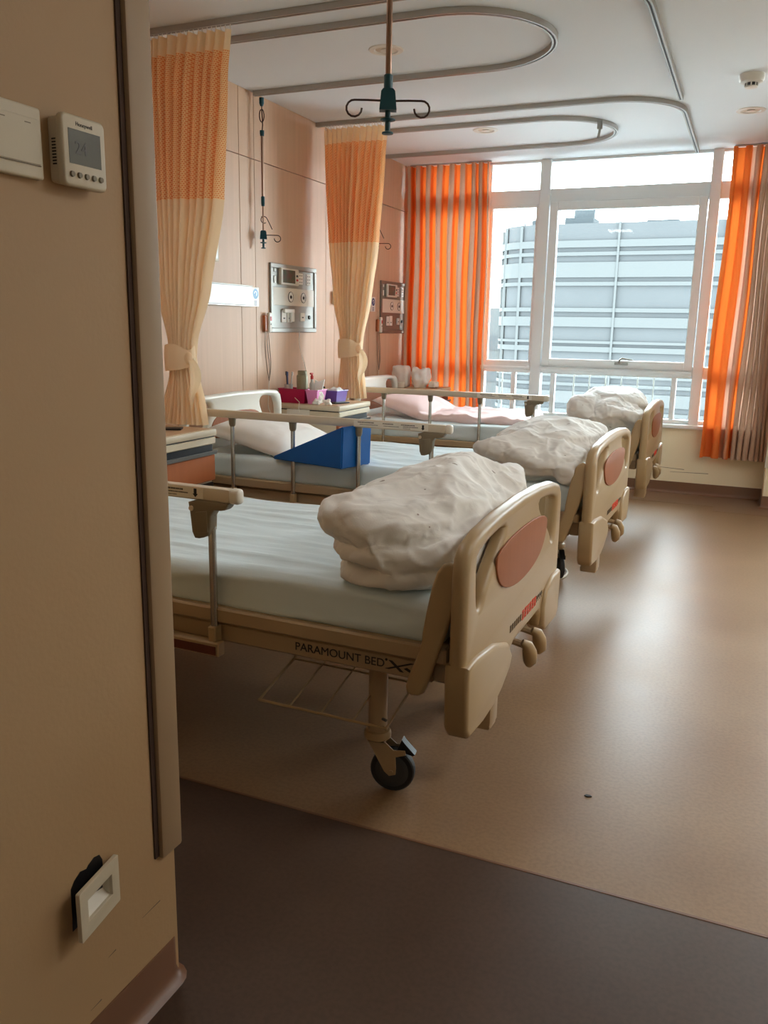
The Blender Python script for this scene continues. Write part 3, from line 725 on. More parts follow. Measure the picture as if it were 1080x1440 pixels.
# ------------------------------------------------------------------ beds
FH = .475
foot_outline = [(-.455, .305), (-.44, .29), (-.34, .285), (-.24, .292), (-.18, .308), (-.108, .342), (-.065, .375), (-.04, .386), (.23, .39), (.252, .37), (.262, .335), (.29, .318), (.42, .312), (.455, .325),
                (.468, .36), (.475, .46), (.478, .60), (.478, .69), (.468, .735), (.44, .764), (.36, .783), (.20, .797), (0, .803), (-.20, .797), (-.36, .783), (-.44, .764), (-.468, .735), (-.478, .69), (-.478, .60), (-.475, .46), (-.468, .36)]
hole_n = chaikin([(-.405, .70), (-.40, .735), (-.19, .757), (-.165, .74), (-.33, .635), (-.355, .59), (-.395, .59)], 2)
hole_f = [(-a, b) for a, b in hole_n]
insert = chaikin([(-.255, .70), (-.10, .718), (.10, .718), (.255, .70), (.262, .655), (.21, .595), (.08, .565), (-.08, .565), (-.21, .595), (-.262, .655)], 2)

def make_bed():
    t = thing('hospital_bed', 'x', 'hospital bed', (0, 0, 0), 0, 'ward beds')
    # footboard
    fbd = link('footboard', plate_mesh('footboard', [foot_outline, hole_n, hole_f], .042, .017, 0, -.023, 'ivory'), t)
    lo = [p for p in foot_outline]
    near = [(-.474, .475), (-.478, .44), (-.47, .31), (-.45, .285), (-.34, .279), (-.24, .286), (-.18, .303), (-.108, .338), (-.085, .37), (-.13, .42), (-.26, .462), (-.40, .478)]
    link('lower_guard', plate_mesh('lower_guard', [near], .062, .012, 0, -.021, 'ivory'), fbd)
    far = [(.474, .47), (.478, .44), (.47, .33), (.44, .308), (.30, .312), (.268, .335), (.262, .40), (.29, .45), (.38, .475)]
    link('lower_guard', plate_mesh('lower_guard', [far], .062, .012, 0, -.021, 'ivory'), fbd)
    link('insert_panel', plate_mesh('insert_panel', [insert], .006, .002, 0, .0005, 'insert'), fbd)
    # printed mark: brown-grey strokes, a red block of characters, more strokes
    rnd = random.Random(4); mk = MB(); mr = MB()
    def stroke(mb, y, z, w, h): mb.box((-.0015, y, z), (-.0012 + .0003, y + w, z + h))
    X0 = -.0018
    y = -.09
    for k in range(6):
        for q in range(2): mk.box((-.0025, y + q * .0085, .432), (-.0012, y + q * .0085 + .0022, .452))
        zz = (.450, .441, .432)[k % 3]; mk.box((-.0025, y, zz), (-.0012, y + .0105, zz + .0022)); y += .0205
    for k in range(6):
        w = .021
        for q in range(2): mr.box((-.0025, y + .004 + q * .011, .428), (-.0012, y + .0075 + q * .011, .458))
        for zz in ((.430, .453), (.434, .446, .456), (.440, .452))[k % 3]: mr.box((-.0025, y, zz), (-.0012, y + w, zz + .003))
        y += .0275
    for k in range(4):
        mk.box((-.0025, y, .434), (-.0012, y + .0022, .454)); mk.box((-.0025, y, .452), (-.0012, y + .0105, .4542)); mk.box((-.0025, y + .0085, .443), (-.0012, y + .0107, .454)); y += .0195
    for mb, mm in ((mk, 'greyink'), (mr, 'redink')):
        for i, v in enumerate(mb.v): mb.v[i] = (v[0] + .0005, v[1], v[2])
    o = mk.build('grey_lettering', 'greyink', fbd, smooth=0); o['label'] = 'small brown grey lettering'; o['kind'] = 'stuff'
    o = mr.build('red_lettering', 'redink', fbd, smooth=0); o['label'] = 'red printed characters'; o['kind'] = 'stuff'
    # side wings between mattress and footboard
    wing = chaikin([(-.062, .722), (-.036, .712), (-.03, .66), (-.04, .60), (-.10, .405), (-.112, .375), (-.15, .372), (-.158, .40), (-.118, .50), (-.115, .55), (-.09, .685)], 1)
    for s in (-1, 1): link('corner_wing', plate_mesh('corner_wing', [wing], .024, .009, 1, s * .452, 'ivory'), t)
    # cranks under the arch
    for yy in (.075, .19):
        c = MB().tube([(-.16, yy, .35), (-.03, yy, .345), (.004, yy, .338)], .011, 8).build('crank', 'beige_metal', t)
        MB().tube([(-.004, yy - .012, .352), (.010, yy - .006, .343), (.016, yy + .004, .318), (.016, yy + .016, .288), (.010, yy + .022, .272)], [.010, .017, .022, .021, .012], 12).build('crank_handle', 'ivory', c, smooth=60)
    MB().box((-.085, -.20, .19), (-.012, -.13, .33), .012, 2).box((-.088, -.195, .182), (-.015, -.135, .212), .008, 2).build('bracket', 'beige_metal', t)
    # headboard
    ho = [(-.455, .36), (.455, .36), (.468, .40), (.468, .80), (.455, .845), (.42, .868), (.30, .878), (0, .884), (-.30, .878), (-.42, .868), (-.455, .845), (-.468, .80), (-.468, .40)]
    hh = chaikin([(-.425, .62), (-.425, .83), (-.30, .848), (-.24, .84), (-.22, .80), (-.34, .62)], 2)
    hbd = link('headboard', plate_mesh('headboard', [ho, hh, [(-a, b) for a, b in hh]], .045, .018, 0, -2.075, 'ivory_pale'), t)
    hi = chaikin([(-.20, .775), (0, .785), (.20, .775), (.26, .70), (.24, .64), (-.24, .64), (-.26, .70)], 2)
    link('insert_panel', plate_mesh('insert_panel', [hi], .006, .002, 0, -2.0515, 'insert'), hbd)
    # frame
    fr = MB()
    for s in (-1, 1):
        fr.box((-2.05, s * .425 - .02, .458), (-.06, s * .425 + .02, .50), .005)
        fr.box((-2.05, s * .40 - .018, .395), (-.10, s * .40 + .018, .448), .005)
    fr.box((-.10, -.42, .40), (-.06, .42, .49), .005).box((-2.05, -.42, .40), (-2.01, .42, .49), .005)
    for x in (-.30, -1.75): fr.box((x - .03, -.38, .385), (x + .03, .38, .44), .005)
    fo = fr.build('frame', 'beige_metal', t)
    for x0, x1 in ((-.62, -.09), (-1.02, -.65), (-1.5, -1.05), (-2.03, -1.53)):
        MB().box((x0, -.40, .475), (x1, .40, .49), .004).build('deck_panel', 'dkgrey', t, smooth=0)
    # side lettering on both side beams
    for s in (-1, 1):
        mm = Matrix.Translation((-.36, s * .419, .4225)) @ (Matrix.Rotation(pi, 4, 'Z') if s > 0 else Matrix.Identity(4)) @ Matrix.Rotation(pi / 2, 4, 'X')
        o = link('side_lettering', text_mesh('side_lettering', 'PARAMOUNT BED', .031, mm, 'ink', xs=1.02), fo); o['label'] = 'black capital lettering'
        x = -.19; k = s * .4186
        lg = MB()
        for pts in ([(-.04, -.012), (-.028, -.012), (.042, .014), (.03, .014)], [(-.03, .012), (-.02, .012), (.012, -.014), (.002, -.014)], [(.012, -.004), (.02, .0), (.044, -.012), (.034, -.014)]):
            lg.prism([(x + (-s) * a * 1.0, .4225 + b) for a, b in pts], 1, k - .0006, k + .0006)
        lg.lathe([(.0035, k - .0006), (.0035, k + .0006)], (x + s * .036, 0, .4225 + .012), 'y', 10)
        lg.build('side_emblem', 'ink', fo, smooth=0)
    # legs and castors
    for xi, x in enumerate((-.30, -1.75)):
        for s in (-1, 1):
            y = s * .30
            lg = MB().tube([(x, y, .40), (x, y, .165)], .026, 18).build('leg', 'beige_metal', t)
            MB().lathe([(.030, .15), (.037, .155), (.038, .166), (.034, .175), (.027, .178)], (x, y, 0), 'z', 20).build('collar', 'ivory', lg)
            if s < 0:
                for zz in (.215, .19): MB().tube([(x + .02, y - .015, zz), (x + .034, y - .02, zz)], .004, 6).build('bolt', 'dkgrey', lg)
            ca = bpy.data.objects.new('castor', None); col.objects.link(ca); ca.parent = t
            ang = radians(-22) if s < 0 else radians(-62)
            ang = radians(10) if s < 0 else ang
            if xi: ang += .7
            ca.location = (x, y, 0); ca.rotation_euler.z = ang
            wx, wy = .045, 0
            MB().lathe([(.045, -.013), (.058, -.014), (.0615, -.010), (.0625, 0), (.0615, .010), (.058, .014), (.045, .013)], (wx, 0, .0628), 'y', 36).build('tyre', 'rubber', ca)
            MB().lathe([(.047, -.0145), (.044, -.0155), (.020, -.013), (.012, -.0165)], (wx, 0, .0628), 'y', 28).lathe([(.047, .0145), (.044, .0155), (.020, .013), (.012, .0165)], (wx, 0, .0628), 'y', 28).build('hub', 'tyre', ca)
            fk = MB()
            for q in (-1, 1):
                fk.prism([(-.024, .15), (.024, .15), (.05, .128), (.082, .13), (.085, .118), (.056, .108), (wx + .013, .075), (wx + .012, .056), (wx - .006, .05), (wx - .02, .062)], 1, q * .0195 - .0015, q * .0195 + .0015)
            fk.box((-.024, -.021, .142), (.026, .021, .153), .003).tube([(wx, -.024, .0628), (wx, .024, .0628)], .006, 8)
            fk.build('fork', 'beige_metal', ca)
            MB().prism([(.060, .128), (.071, .158), (.079, .148), (.108, .118), (.102, .114), (.068, .122)], 1, -.013, .013).build('brake_pedal', 'black', ca)
    # wire rack under the foot end
    rk = MB()
    zr = .25; xa, xb, ya, yb = -.60, -.22, -.425, -.05
    rk.tube([(xa, yb, zr + .1), (xa, ya, zr), (xb, ya, zr), (xb, yb, zr + .1)], .0045, 6)
    rk.tube([(xa, (ya + yb) / 2, zr + .05), (xb, (ya + yb) / 2, zr + .05)], .003, 6).tube([(xa, yb, zr + .1), (xb, yb, zr + .1)], .0035, 6)
    for k in (1, 2, 3): rk.tube([(xa + (xb - xa) * k / 4, ya, zr), (xa + (xb - xa) * k / 4, yb, zr + .1)], .003, 6)
    for x in (xa, xb): rk.tube([(x, yb, zr + .1), (x, yb, .42)], .003, 6)
    rk.build('wire_rack', 'ivory', t)
    # side rails
    for s in (-1, 1):
        sr = bpy.data.objects.new('side_rail', None); col.objects.link(sr); sr.parent = t; sr.location = (0, s * .452, 0)
        if s > 0:                                      # far rail folded down beside the mattress
            MB().box((-2.04, -.014, .445), (-.66, .014, .482), .006, 2).build('top_rail', 'rail_alu', sr)
            MB().box((-.665, -.0155, .443), (-.63, .0155, .484), .011, 3).build('end_cap', 'ivory', sr)
            MB().box((-2.05, -.016, .368), (-.70, .016, .408), .003).build('lower_rail', 'beige_metal', sr, smooth=0)
            for x in (-.725, -1.085, -1.435):
                MB().tube([(x, .02, .40), (x - .385, .02, .455)], .0105, 12).build('post', 'chrome', sr)
                MB().box((x - .012, .004, .385), (x + .012, .034, .425), .003).build('post_clamp', 'ivory', sr)
            continue
        MB().box((-2.08, -.014, .797), (-.655, .014, .834), .006, 2).build('top_rail', 'rail_alu', sr)
        MB().box((-.66, -.0155, .795), (-.625, .0155, .836), .011, 3).build('end_cap', 'ivory_pale', sr)
        MB().box((-2.05, -.016, .368), (-.70, .016, .408), .003).build('lower_rail', 'beige_metal', sr, smooth=0)
        MB().box((-2.049, -.018 if s < 0 else .015, .374), (-.708, -.015 if s < 0 else .018, .398)).build('rail_inlay', 'wine', sr, smooth=0)
        for x in (-.725, -1.085, -1.435, -1.78):
            MB().tube([(x, s * -.006, .41), (x, s * -.006, .80)], .0105, 12).build('post', 'chrome', sr)
            MB().box((x - .012, s * -.006 - .016, .40), (x + .012, s * -.006 + .016, .45), .003).build('post_clamp', 'ivory', sr)
            MB().lathe([(.012, .755), (.016, .765), (.019, .797)], (x, s * -.006, 0), 'z', 14).build('post_collar', 'grip', sr)
        g = chaikin([(-.785, .80), (-.655, .80), (-.66, .786), (-.672, .776), (-.712, .774), (-.716, .71), (-.745, .694), (-.772, .694), (-.778, .76)], 1)
        gr_ = link('latch_grip', plate_mesh('latch_grip', [g], .036, .006, 1, 0, 'grip'), sr)
        lv = chaikin([(-.765, .765), (-.735, .765), (-.722, .778), (-.68, .782), (-.68, .79), (-.765, .79)], 1)
        for q in (-1, 1): link('latch_lever', plate_mesh('latch_lever', [[(-.757, .766), (-.722, .772), (-.72, .716), (-.752, .71)]], .006, .002, 1, q * .0185, 'grip'), gr_)
        MB().lathe([(.007, -.0215), (.007, .0215)], (-.771, 0, .775), 'y', 14).build('rivet', 'rail_alu', gr_)
        # sticker with small print and arrow on the outer face
        f = s * .0146
        st = MB().box((-1.10, min(f, f + s * .0006), .802), (-.735, max(f, f + s * .0006), .830)).build('sticker', 'paper', sr, smooth=0)
        pr = MB(); rnd = random.Random(9)
        g0, g1 = min(f + s * .0006, f + s * .001), max(f + s * .0006, f + s * .001)
        for (xa_, xb_, zz, hh_) in ((-.955, -.905, .8205, .004), (-.95, -.875, .8115, .0022), (-.865, -.80, .8205, .0042), (-.855, -.785, .813, .003), (-.855, -.82, .806, .002), (-1.08, -1.0, .8205, .004), (-1.07, -.98, .812, .0022)):
            x = xa_
            while x < xb_:
                w = rnd.uniform(.002, .005); pr.box((x, g0, zz), (x + w, g1, zz + hh_)); x += w + .0012
        pr.prism([(-.764, .828), (-.764, .814), (-.768, .814), (-.7595, .805), (-.751, .814), (-.755, .814), (-.755, .828)], 1, g0, g1)
        pr.build('sticker_print', 'ink', st, smooth=0)['kind'] = 'stuff'
    return t
BEDS = [((-.53, 2.225, 0), radians(-1.0), 'ward bed beside the partition, wheels and wire rack showing'),
        ((-.525, 3.885, 0), radians(-1.3), 'ward bed with the blue wedge cushion, between two others'),
        ((-.535, 5.80, 0), radians(-.2), 'ward bed standing next to the window')]
bed = make_bed(); beds = []
for i, (l, r, lab) in enumerate(BEDS):
    b = bed if i == 0 else copy_tree(bed); b.location = l; b.rotation_euler.z = r; b['label'] = lab; beds.append(b)

def ridged(p):
    return 1 - abs(noise.noise(p)) * 2
def mattress(i, label):
    off = Vector((i * 13.1, 4.2, 0))
    def disp(p, d):
        q = Vector((p.x * 1.4 + off.x, p.y * 9, p.z * 14))
        w = ridged(q) ** 3 * .006 + noise.noise(Vector((p.x * 3, p.y * 3, i))) * .008
        w += ridged(Vector((p.x * 3.2 + 2 * p.y + off.x, p.y * 22, 3))) ** 4 * .003
        if p.z < .50: w *= .2
        return d * w
    mb = rounded_box((-2.03, -.425, .492), (-.075, .425, .606), .028, (90, 60, 6), disp)
    o = mb.build('mattress', 'sheet', None, smooth=180, loc=BEDS[i][0], rz=BEDS[i][1])
    tag(o, label, 'mattress', 'sheeted mattresses')
mattress(0, 'mattress in a pale blue white sheet beside the partition')
mattress(1, 'mattress in a white sheet under the blue wedge cushion')
mattress(2, 'mattress in a white sheet next to the window')

def slab(mb, c, h, e=3.2, ez=2.4, nu=48, nv=20, rz=0, tilt=0):
    """superellipsoid lump for folded bedding"""
    sg = lambda x, p: math.copysign(abs(x) ** p, x); pts = []
    for j in range(nv + 1):
        b_ = -pi / 2 + pi * j / nv
        for i in range(nu):
            a = 2 * pi * i / nu
            x = h[0] * sg(cos(b_), 2 / ez) * sg(cos(a), 2 / e); y = h[1] * sg(cos(b_), 2 / ez) * sg(sin(a), 2 / e); z = h[2] * sg(sin(b_), 2 / ez)
            z += tilt * x
            X = x * cos(rz) - y * sin(rz); Y = x * sin(rz) + y * cos(rz)
            pts.append((c[0] + X, c[1] + Y, c[2] + z))
    mb.grid(pts, nu, nv + 1, True)
def duvet(i, slabs, label, seed, shrink=-.16, bend=.16, size=.93, floor_z=.606, frames=16):
    """puffy stack of folds (body) wrapped in an oversized cloth skin that buckles into creases"""
    mb = MB()
    for q in slabs: slab(mb, *q[:2], **(q[2] if len(q) > 2 else {}))
    cx, cy, cz = (sum(v[k] for v in mb.v) / len(mb.v) for k in range(3))
    mb.v = [(cx + (v[0] - cx) * size, cy + (v[1] - cy) * (size + .05), cz + (v[2] - cz) * size) for v in mb.v]
    zmin = min(v[2] for v in mb.v); mb.v = [(v[0], v[1], v[2] - zmin + .612) for v in mb.v]
    me = mb.mesh('duvet_base', None, 0); ob = bpy.data.objects.new('duvet_base', me); col.objects.link(ob)
    rm = ob.modifiers.new('r', 'REMESH'); rm.mode = 'VOXEL'; rm.voxel_size = .0105
    sm = ob.modifiers.new('s', 'SMOOTH'); sm.iterations = 2; sm.factor = .5
    dg = bpy.context.evaluated_depsgraph_get(); base = bpy.data.meshes.new_from_object(ob.evaluated_get(dg))
    bpy.data.objects.remove(ob); bpy.data.meshes.remove(me)
    body = bpy.data.objects.new('duvet_core', base); col.objects.link(body)
    body.modifiers.new('c', 'COLLISION'); body.collision.thickness_outer = .002; body.collision.cloth_friction = 8
    cm = base.copy(); off = Vector((seed * 3.1, seed, 0))
    for v in cm.vertices: v.co = v.co + v.normal * (.008 + .004 * noise.noise(v.co * 14 + off))
    cl = bpy.data.objects.new('duvet_skin', cm); col.objects.link(cl)
    c = cl.modifiers.new('c', 'CLOTH'); st = c.settings
    st.quality = 4; st.mass = .2; st.tension_stiffness = 12; st.compression_stiffness = 12; st.shear_stiffness = 4; st.bending_stiffness = bend
    st.shrink_min = shrink; st.shrink_max = shrink; st.use_pressure = True; st.uniform_pressure_force = -.3
    st.effector_weights.gravity = 0; st.air_damping = 3
    c.collision_settings.distance_min = .003; c.collision_settings.collision_quality = 2
    for f in range(1, frames + 1): scn.frame_set(f)
    cl.modifiers.new('sub', 'SUBSURF').levels = 1
    dg = bpy.context.evaluated_depsgraph_get(); m2 = bpy.data.meshes.new_from_object(cl.evaluated_get(dg))
    bpy.data.objects.remove(cl); bpy.data.objects.remove(body); bpy.data.meshes.remove(cm); bpy.data.meshes.remove(base)
    scn.frame_set(1)
    nrm = [v.normal.copy() for v in m2.vertices]
    for v, n in zip(m2.vertices, nrm):
        p = v.co; w = p + Vector((noise.noise(p * 4 + off), noise.noise(p * 4 - off), noise.noise(p * 4 + off * 2))) * .09
        d = max(0, ridged(Vector((w.x * 9 + w.y * 3, w.y * 4 - w.x * 2, w.z * 9)) + off)) ** 6 * .0045
        d += max(0, ridged(Vector((w.x * 5, w.y * 19, w.z * 15)) - off)) ** 7 * .0022
        p += n * (d - .001)
        if p.x > -.050 and p.z < .83: p.x = -.050 - .012 * (1 - min(1, (p.x + .05) / .03)) * 0
        if p.z < floor_z and p.y > -.425: p.z = floor_z + .004 * noise.noise(p * 9)
    m2.materials.clear(); m2.materials.append(M['duvet']); m2.shade_smooth(); m2.name = 'duvet'
    o = link('duvet', m2, None, BEDS[i][0], BEDS[i][1]); tag(o, label, 'duvet', 'folded sprig print duvets')
duvet(0, [((-.235, -.02, .630), (.205, .415, .032), dict(rz=.03)), ((-.245, -.03, .684), (.20, .41, .030), dict(rz=-.04)),
          ((-.25, -.02, .768), (.205, .425, .066), dict(ez=2.5, tilt=-.12)), ((-.345, -.31, .758), (.105, .12, .060)), ((-.17, .03, .79), (.105, .35, .048), dict(tilt=.05)),
          ((-.15, -.36, .70), (.10, .07, .070), dict(rz=.1))],
      'folded white duvet with leaf sprigs on the bed beside the partition', 2, size=.84)
duvet(1, [((-.28, 0, .642), (.25, .415, .040)), ((-.31, .02, .705), (.25, .40, .034), dict(rz=.04)), ((-.32, .06, .74), (.23, .34, .030), dict(tilt=.06)), ((-.31, -.325, .712), (.25, .105, .046)), ((-.12, -.345, .665), (.055, .085, .07))],
      'flattened white duvet with sprigs on the bed with the wedge cushion', 5, size=.89)
duvet(2, [((-.29, .0, .672), (.235, .40, .072), dict(ez=2.2)), ((-.30, .03, .77), (.215, .36, .085), dict(e=2.6, ez=2.0)), ((-.43, -.27, .74), (.11, .125, .10)), ((-.21, -.30, .735), (.17, .10, .078), dict(tilt=-.2))],
      'rolled up white duvet in a high mound on the bed next to the window', 9, size=.87)

def pillow(name, c, s, h, rz, m_, label, tilt=0, parent=None):
    n = 22; pts = []; pts2 = []
    for j in range(n + 1):
        for i in range(n + 1):
            u, v = i / n * 2 - 1, j / n * 2 - 1
            k = max(0, (1 - abs(u) ** 2.6) * (1 - abs(v) ** 2.6)) ** .5
            x = u * s[0] * (1 - .07 * (1 - abs(v)) * abs(u)); y = v * s[1] * (1 - .07 * (1 - abs(u)) * abs(v))
            w = ridged(Vector((u * 3 + 4 * rz, v * 3, 1))) ** 3 * .01 * k
            pts.append((x, y, h * k + w)); pts2.append((x, y, -h * .35 * k))
    mb = MB().grid(pts, n + 1, n + 1); mb.grid(pts2, n + 1, n + 1)
    me = mb.mesh(name, m_, 0)
    bm = bmesh.new(); bm.from_mesh(me); bmesh.ops.remove_doubles(bm, verts=list(bm.verts), dist=.0008); bmesh.ops.recalc_face_normals(bm, faces=list(bm.faces)); bm.to_mesh(me); bm.free(); me.shade_smooth()
    o = link(name, me, None, c); o.rotation_euler = (0, tilt, rz)
    return tag(o, label, 'pillow', 'pillows at the bed heads')
pillow('pillow', (-2.30, 3.86, .66), (.24, .36), .085, radians(4), 'pillow', 'white printed pillow on the bed with the wedge cushion', radians(14))
pillow('pillow', (-2.24, 5.86, .662), (.23, .35), .09, radians(-5), 'pillow_pink', 'white pillow with a pink pattern on the bed next to the window', radians(16))
pillow('pillow', (-2.25, 2.22, .655), (.23, .35), .085, radians(2), 'pillow', 'white pillow on the bed beside the partition', radians(12))
# folded cloth under the pillow, quilt edge on the window bed
cl = rounded_box((-.06, -.05, 0), (.06, .05, .02), .009, (10, 8, 2), lambda p, d: d * noise.noise(p * 25) * .006).build('folded_cloth', 'bluecloth', None, smooth=180, loc=(-2.10, 3.60, .612), rz=.5)
tag(cl, 'blue grey folded cloth tucked by the pillow and wedge cushion', 'cloth')
q = rounded_box((-.42, -.30, 0), (.36, .36, .05), .022, (40, 30, 3), lambda p, d: d * (noise.noise(p * 7) * .018 + (ridged(p * 11) ** 3) * .012)).build('bed_quilt', 'pillow_pink', None, smooth=180, loc=(-1.72, 5.80, .607), rz=.05)
tag(q, 'rumpled pinkish quilt spread below the pillow by the window', 'quilt')

# wedge cushion on the middle bed
wt_, wn_ = hit(383, 645, 2, .612), hit(480, 660, 2, .612); wf_ = hit(510, 653, 2, .612)
dx = Vector((wn_.x - wt_.x, wn_.y - wt_.y, 0)); L_ = dx.length; wa = atan2(dx.y, dx.x)
wd = .21
bm = bmesh.new()
vs = [bm.verts.new(p) for p in ((0, 0, 0), (L_, 0, 0), (L_ + .006, 0, .195), (0, wd, 0), (L_, wd, 0), (L_ + .006, wd, .195), (0, 0, .012), (0, wd, .012))]
for f in ((0, 1, 2, 6), (3, 7, 5, 4), (1, 4, 5, 2), (0, 3, 4, 1), (6, 2, 5, 7), (0, 6, 7, 3)): bm.faces.new([vs[i] for i in f])
bmesh.ops.recalc_face_normals(bm, faces=list(bm.faces)); bmesh.ops.bevel(bm, geom=list(bm.edges), offset=.006, segments=2, affect='EDGES')
me = bpy.data.meshes.new('wedge_cushion'); bm.to_mesh(me); bm.free(); me.materials.append(M['blue']); me.shade_smooth(); me.set_sharp_from_angle(angle=radians(40))
tag(link('wedge_cushion', me, None, (wt_.x, wt_.y, .611), wa), 'bright blue triangular wedge cushion lying on the middle bed', 'cushion')

# ------------------------------------------------------------------ bedside cabinets
def make_cabinet():
    t = thing('bedside_cabinet', 'x', 'cabinet', (0, 0, 0), 0, 'bedside cabinets')     # origin: floor, wall side, near corner; x to the front, y along the wall
    D, W, H = .46, .46, .76
    MB().box((0, .006, .07), (D - .03, W - .006, .72), .003).build('body', 'cab_cream', t, smooth=0)
    tp = MB().box((0, 0, .728), (D, W, .76), .006, 2).build('top_board', 'cab_cream', t)
    MB().box((.02, .02, .7595), (D - .02, W - .02, .7612)).build('top_inlay', 'cab_top', tp, smooth=0)
    MB().box((.02, .008, .722), (D - .012, W - .008, .729)).build('shadow_gap', 'black', t, smooth=0)
    MB().box((.03, .004, .69), (D - .004, W - .004, .722), .004).build('pull_out_tray', 'cab_cream', t, smooth=0)
    for (z0, z1, nm) in ((.515, .688, 'drawer'), (.10, .505, 'door')):
        d = MB().box((D - .03, .008, z0), (D - .008, W - .008, z1 - .048), .004).build(nm, 'cab_brown', t, smooth=0)
        hd = MB().box((D - .03, .012, z1 - .048), (D - .02, W - .012, z1 - .002)).build('handle_recess', 'black', d, smooth=0)
        MB().prism([(D - .03, z1 - .05), (D + .004, z1 - .046), (D + .008, z1 - .03), (D + .002, z1 - .028), (D - .004, z1 - .04), (D - .03, z1 - .044)], 1, .01, W - .01).build('handle', 'cab_grey', d, smooth=0)
    for x in (.04, D - .06):
        for y in (.05, W - .05):
            w = MB().lathe([(.022, -.012), (.03, -.010), (.03, .010), (.022, .012)], (x, y, .0302), 'y', 16).build('castor', 'rubber', t)
            MB().box((x - .012, y - .016, .045), (x + .012, y + .016, .075), .002).build('castor_bracket', 'cab_grey', w, smooth=0)
    return t
cab = make_cabinet()
for i, (l, lab) in enumerate((((XH + .02, 2.865, 0), 'cream bedside cabinet with brown drawer fronts beside the partition'),
                              ((XH + .02, 4.64, 0), 'cream bedside cabinet carrying the magenta bin and thermos'),
                              ((XH + .02, 6.285, 0), 'cream bedside cabinet with brown drawer in the window corner'))):
    c = cab if i == 0 else copy_tree(cab); c.location = l; c['label'] = lab
bpy.context.view_layer.update()

# things on the cabinets
TOP = .7615
p0 = MB().box((-.07, -.035, 0), (.07, .035, .009), .004, 2).build('mobile_phone', 'black', None, loc=(-2.47, 3.17, TOP), rz=.5); tag(p0, 'black mobile phone lying on the cabinet beside the partition', 'phone')
p1 = MB().box((-.065, -.033, 0), (.065, .033, .009), .004, 2).build('mobile_phone', 'black', None, loc=(-2.40, 4.83, TOP), rz=1.2); tag(p1, 'black mobile phone lying in front of the purple box', 'phone')

def open_bin(name, x0, x1, y0, y1, h, m_, label, cat, taper=.012, grp=None):
    t = thing(name, label, cat, ((x0 + x1) / 2, (y0 + y1) / 2, TOP), 0, grp); a, b = (x1 - x0) / 2, (y1 - y0) / 2; w = .003
    def ring(s, k, z): return [(-a + s + k, -b + s + k, z), (a - s - k, -b + s + k, z), (a - s - k, b - s - k, z), (-a + s + k, b - s - k, z)]
    vs = ring(taper, 0, 0) + ring(0, 0, h) + ring(0, w, h) + ring(taper, w, .003)
    fs = [(0, 1, 2, 3), (12, 13, 14, 15)]
    for k in range(3):
        for i in range(4): fs.append((4 * k + i, 4 * k + (i + 1) % 4, 4 * k + 4 + (i + 1) % 4, 4 * k + 4 + i))
    MB().add(vs, fs).build('tub', m_, t, smooth=0)
    rp = ring(0, -.002, h) ; MB().tube([Vector(p) for p in rp], .0035, 6, closed=True).build('rim', m_, t)
    return t
b0, b1 = hit(386, 565, 1, 4.70), hit(428, 567, 1, 4.70)
open_bin('storage_bin', -2.755, -2.565, 4.675, 4.80, .088, 'magenta', 'magenta plastic storage bin against the head wall', 'bin')
open_bin('storage_bin', -2.56, -2.475, 4.675, 4.80, .086, 'pink', 'small pink plastic bin between the magenta bin and purple box', 'bin')
pb = open_bin('storage_bin', -2.56, -2.43, 4.86, 5.02, .072, 'purple', 'purple plastic box with a black handle', 'bin')
MB().tube([(-.07, -.05, .05), (-.075, -.05, .085), (-.06, -.05, .098), (-.04, -.05, .09)], .007, 8).build('handle', 'black', pb)
MB().lathe([(.034, .003), (.036, .01), (.036, .165), (.034, .172), (.030, .175), (.030, .196), (.026, .2)], (0, 0, 0), 'z', 24).build('bottle', 'olive', None, loc=(-2.615, 4.735, TOP + .0035))
o = bpy.data.objects['bottle']; o.name = 'thermos_flask'; tag(o, 'olive grey thermos flask standing in the magenta bin', 'flask')
t = thing('toothbrush_cup', 'clear tumbler holding toothbrushes in the magenta bin', 'cup', (-2.715, 4.735, TOP + .0035))
MB().lathe([(.024, 0), (.028, .11), (.026, .11), (.022, .003)], (0, 0, 0), 'z', 16).build('tumbler', 'glassclear', t)
for k, (dx_, dy_, m_) in enumerate(((.012, .004, 'white'), (-.012, .006, 'dkgrey'), (.002, -.012, 'navy'))):
    MB().tube([(dx_ * .4, dy_ * .4, .004), (dx_ * 1.9, dy_ * 1.9, .185)], .0045, 6).box((dx_ * 1.9 - .006, dy_ * 1.9 - .005, .165), (dx_ * 1.9 + .006, dy_ * 1.9 + .005, .19), .002).build('toothbrush', m_, t)
t = thing('spray_bottle', 'slim clear pump bottle beside the thermos flask', 'bottle', (-2.537, 4.72, TOP + .0035))
MB().lathe([(.014, 0), (.016, .01), (.016, .12), (.008, .135), (.008, .15)], (0, 0, 0), 'z', 14).build('body', 'glassclear', t)
MB().lathe([(.010, .15), (.010, .17), (.006, .172), (.006, .18)], (0, 0, 0), 'z', 12).box((-.006, -.022, .18), (.006, .008, .19), .002).build('pump', 'red', t)
t = thing('tissue_pack', 'crumpled white tissue in the small pink bin', 'tissue', (-2.50, 4.735, TOP + .004))
rounded_box((-.026, -.035, 0), (.026, .035, .085), .02, (8, 8, 8), lambda p, d: d * noise.noise(p * 40) * .014).build('pack', 'paper', t, smooth=180)
MB().prism([(-.03, .08), (.03, .085), (.045, .15), (.0, .135), (-.02, .145)], 1, -.004, .004).build('tissue', 'tissue', t, smooth=0)
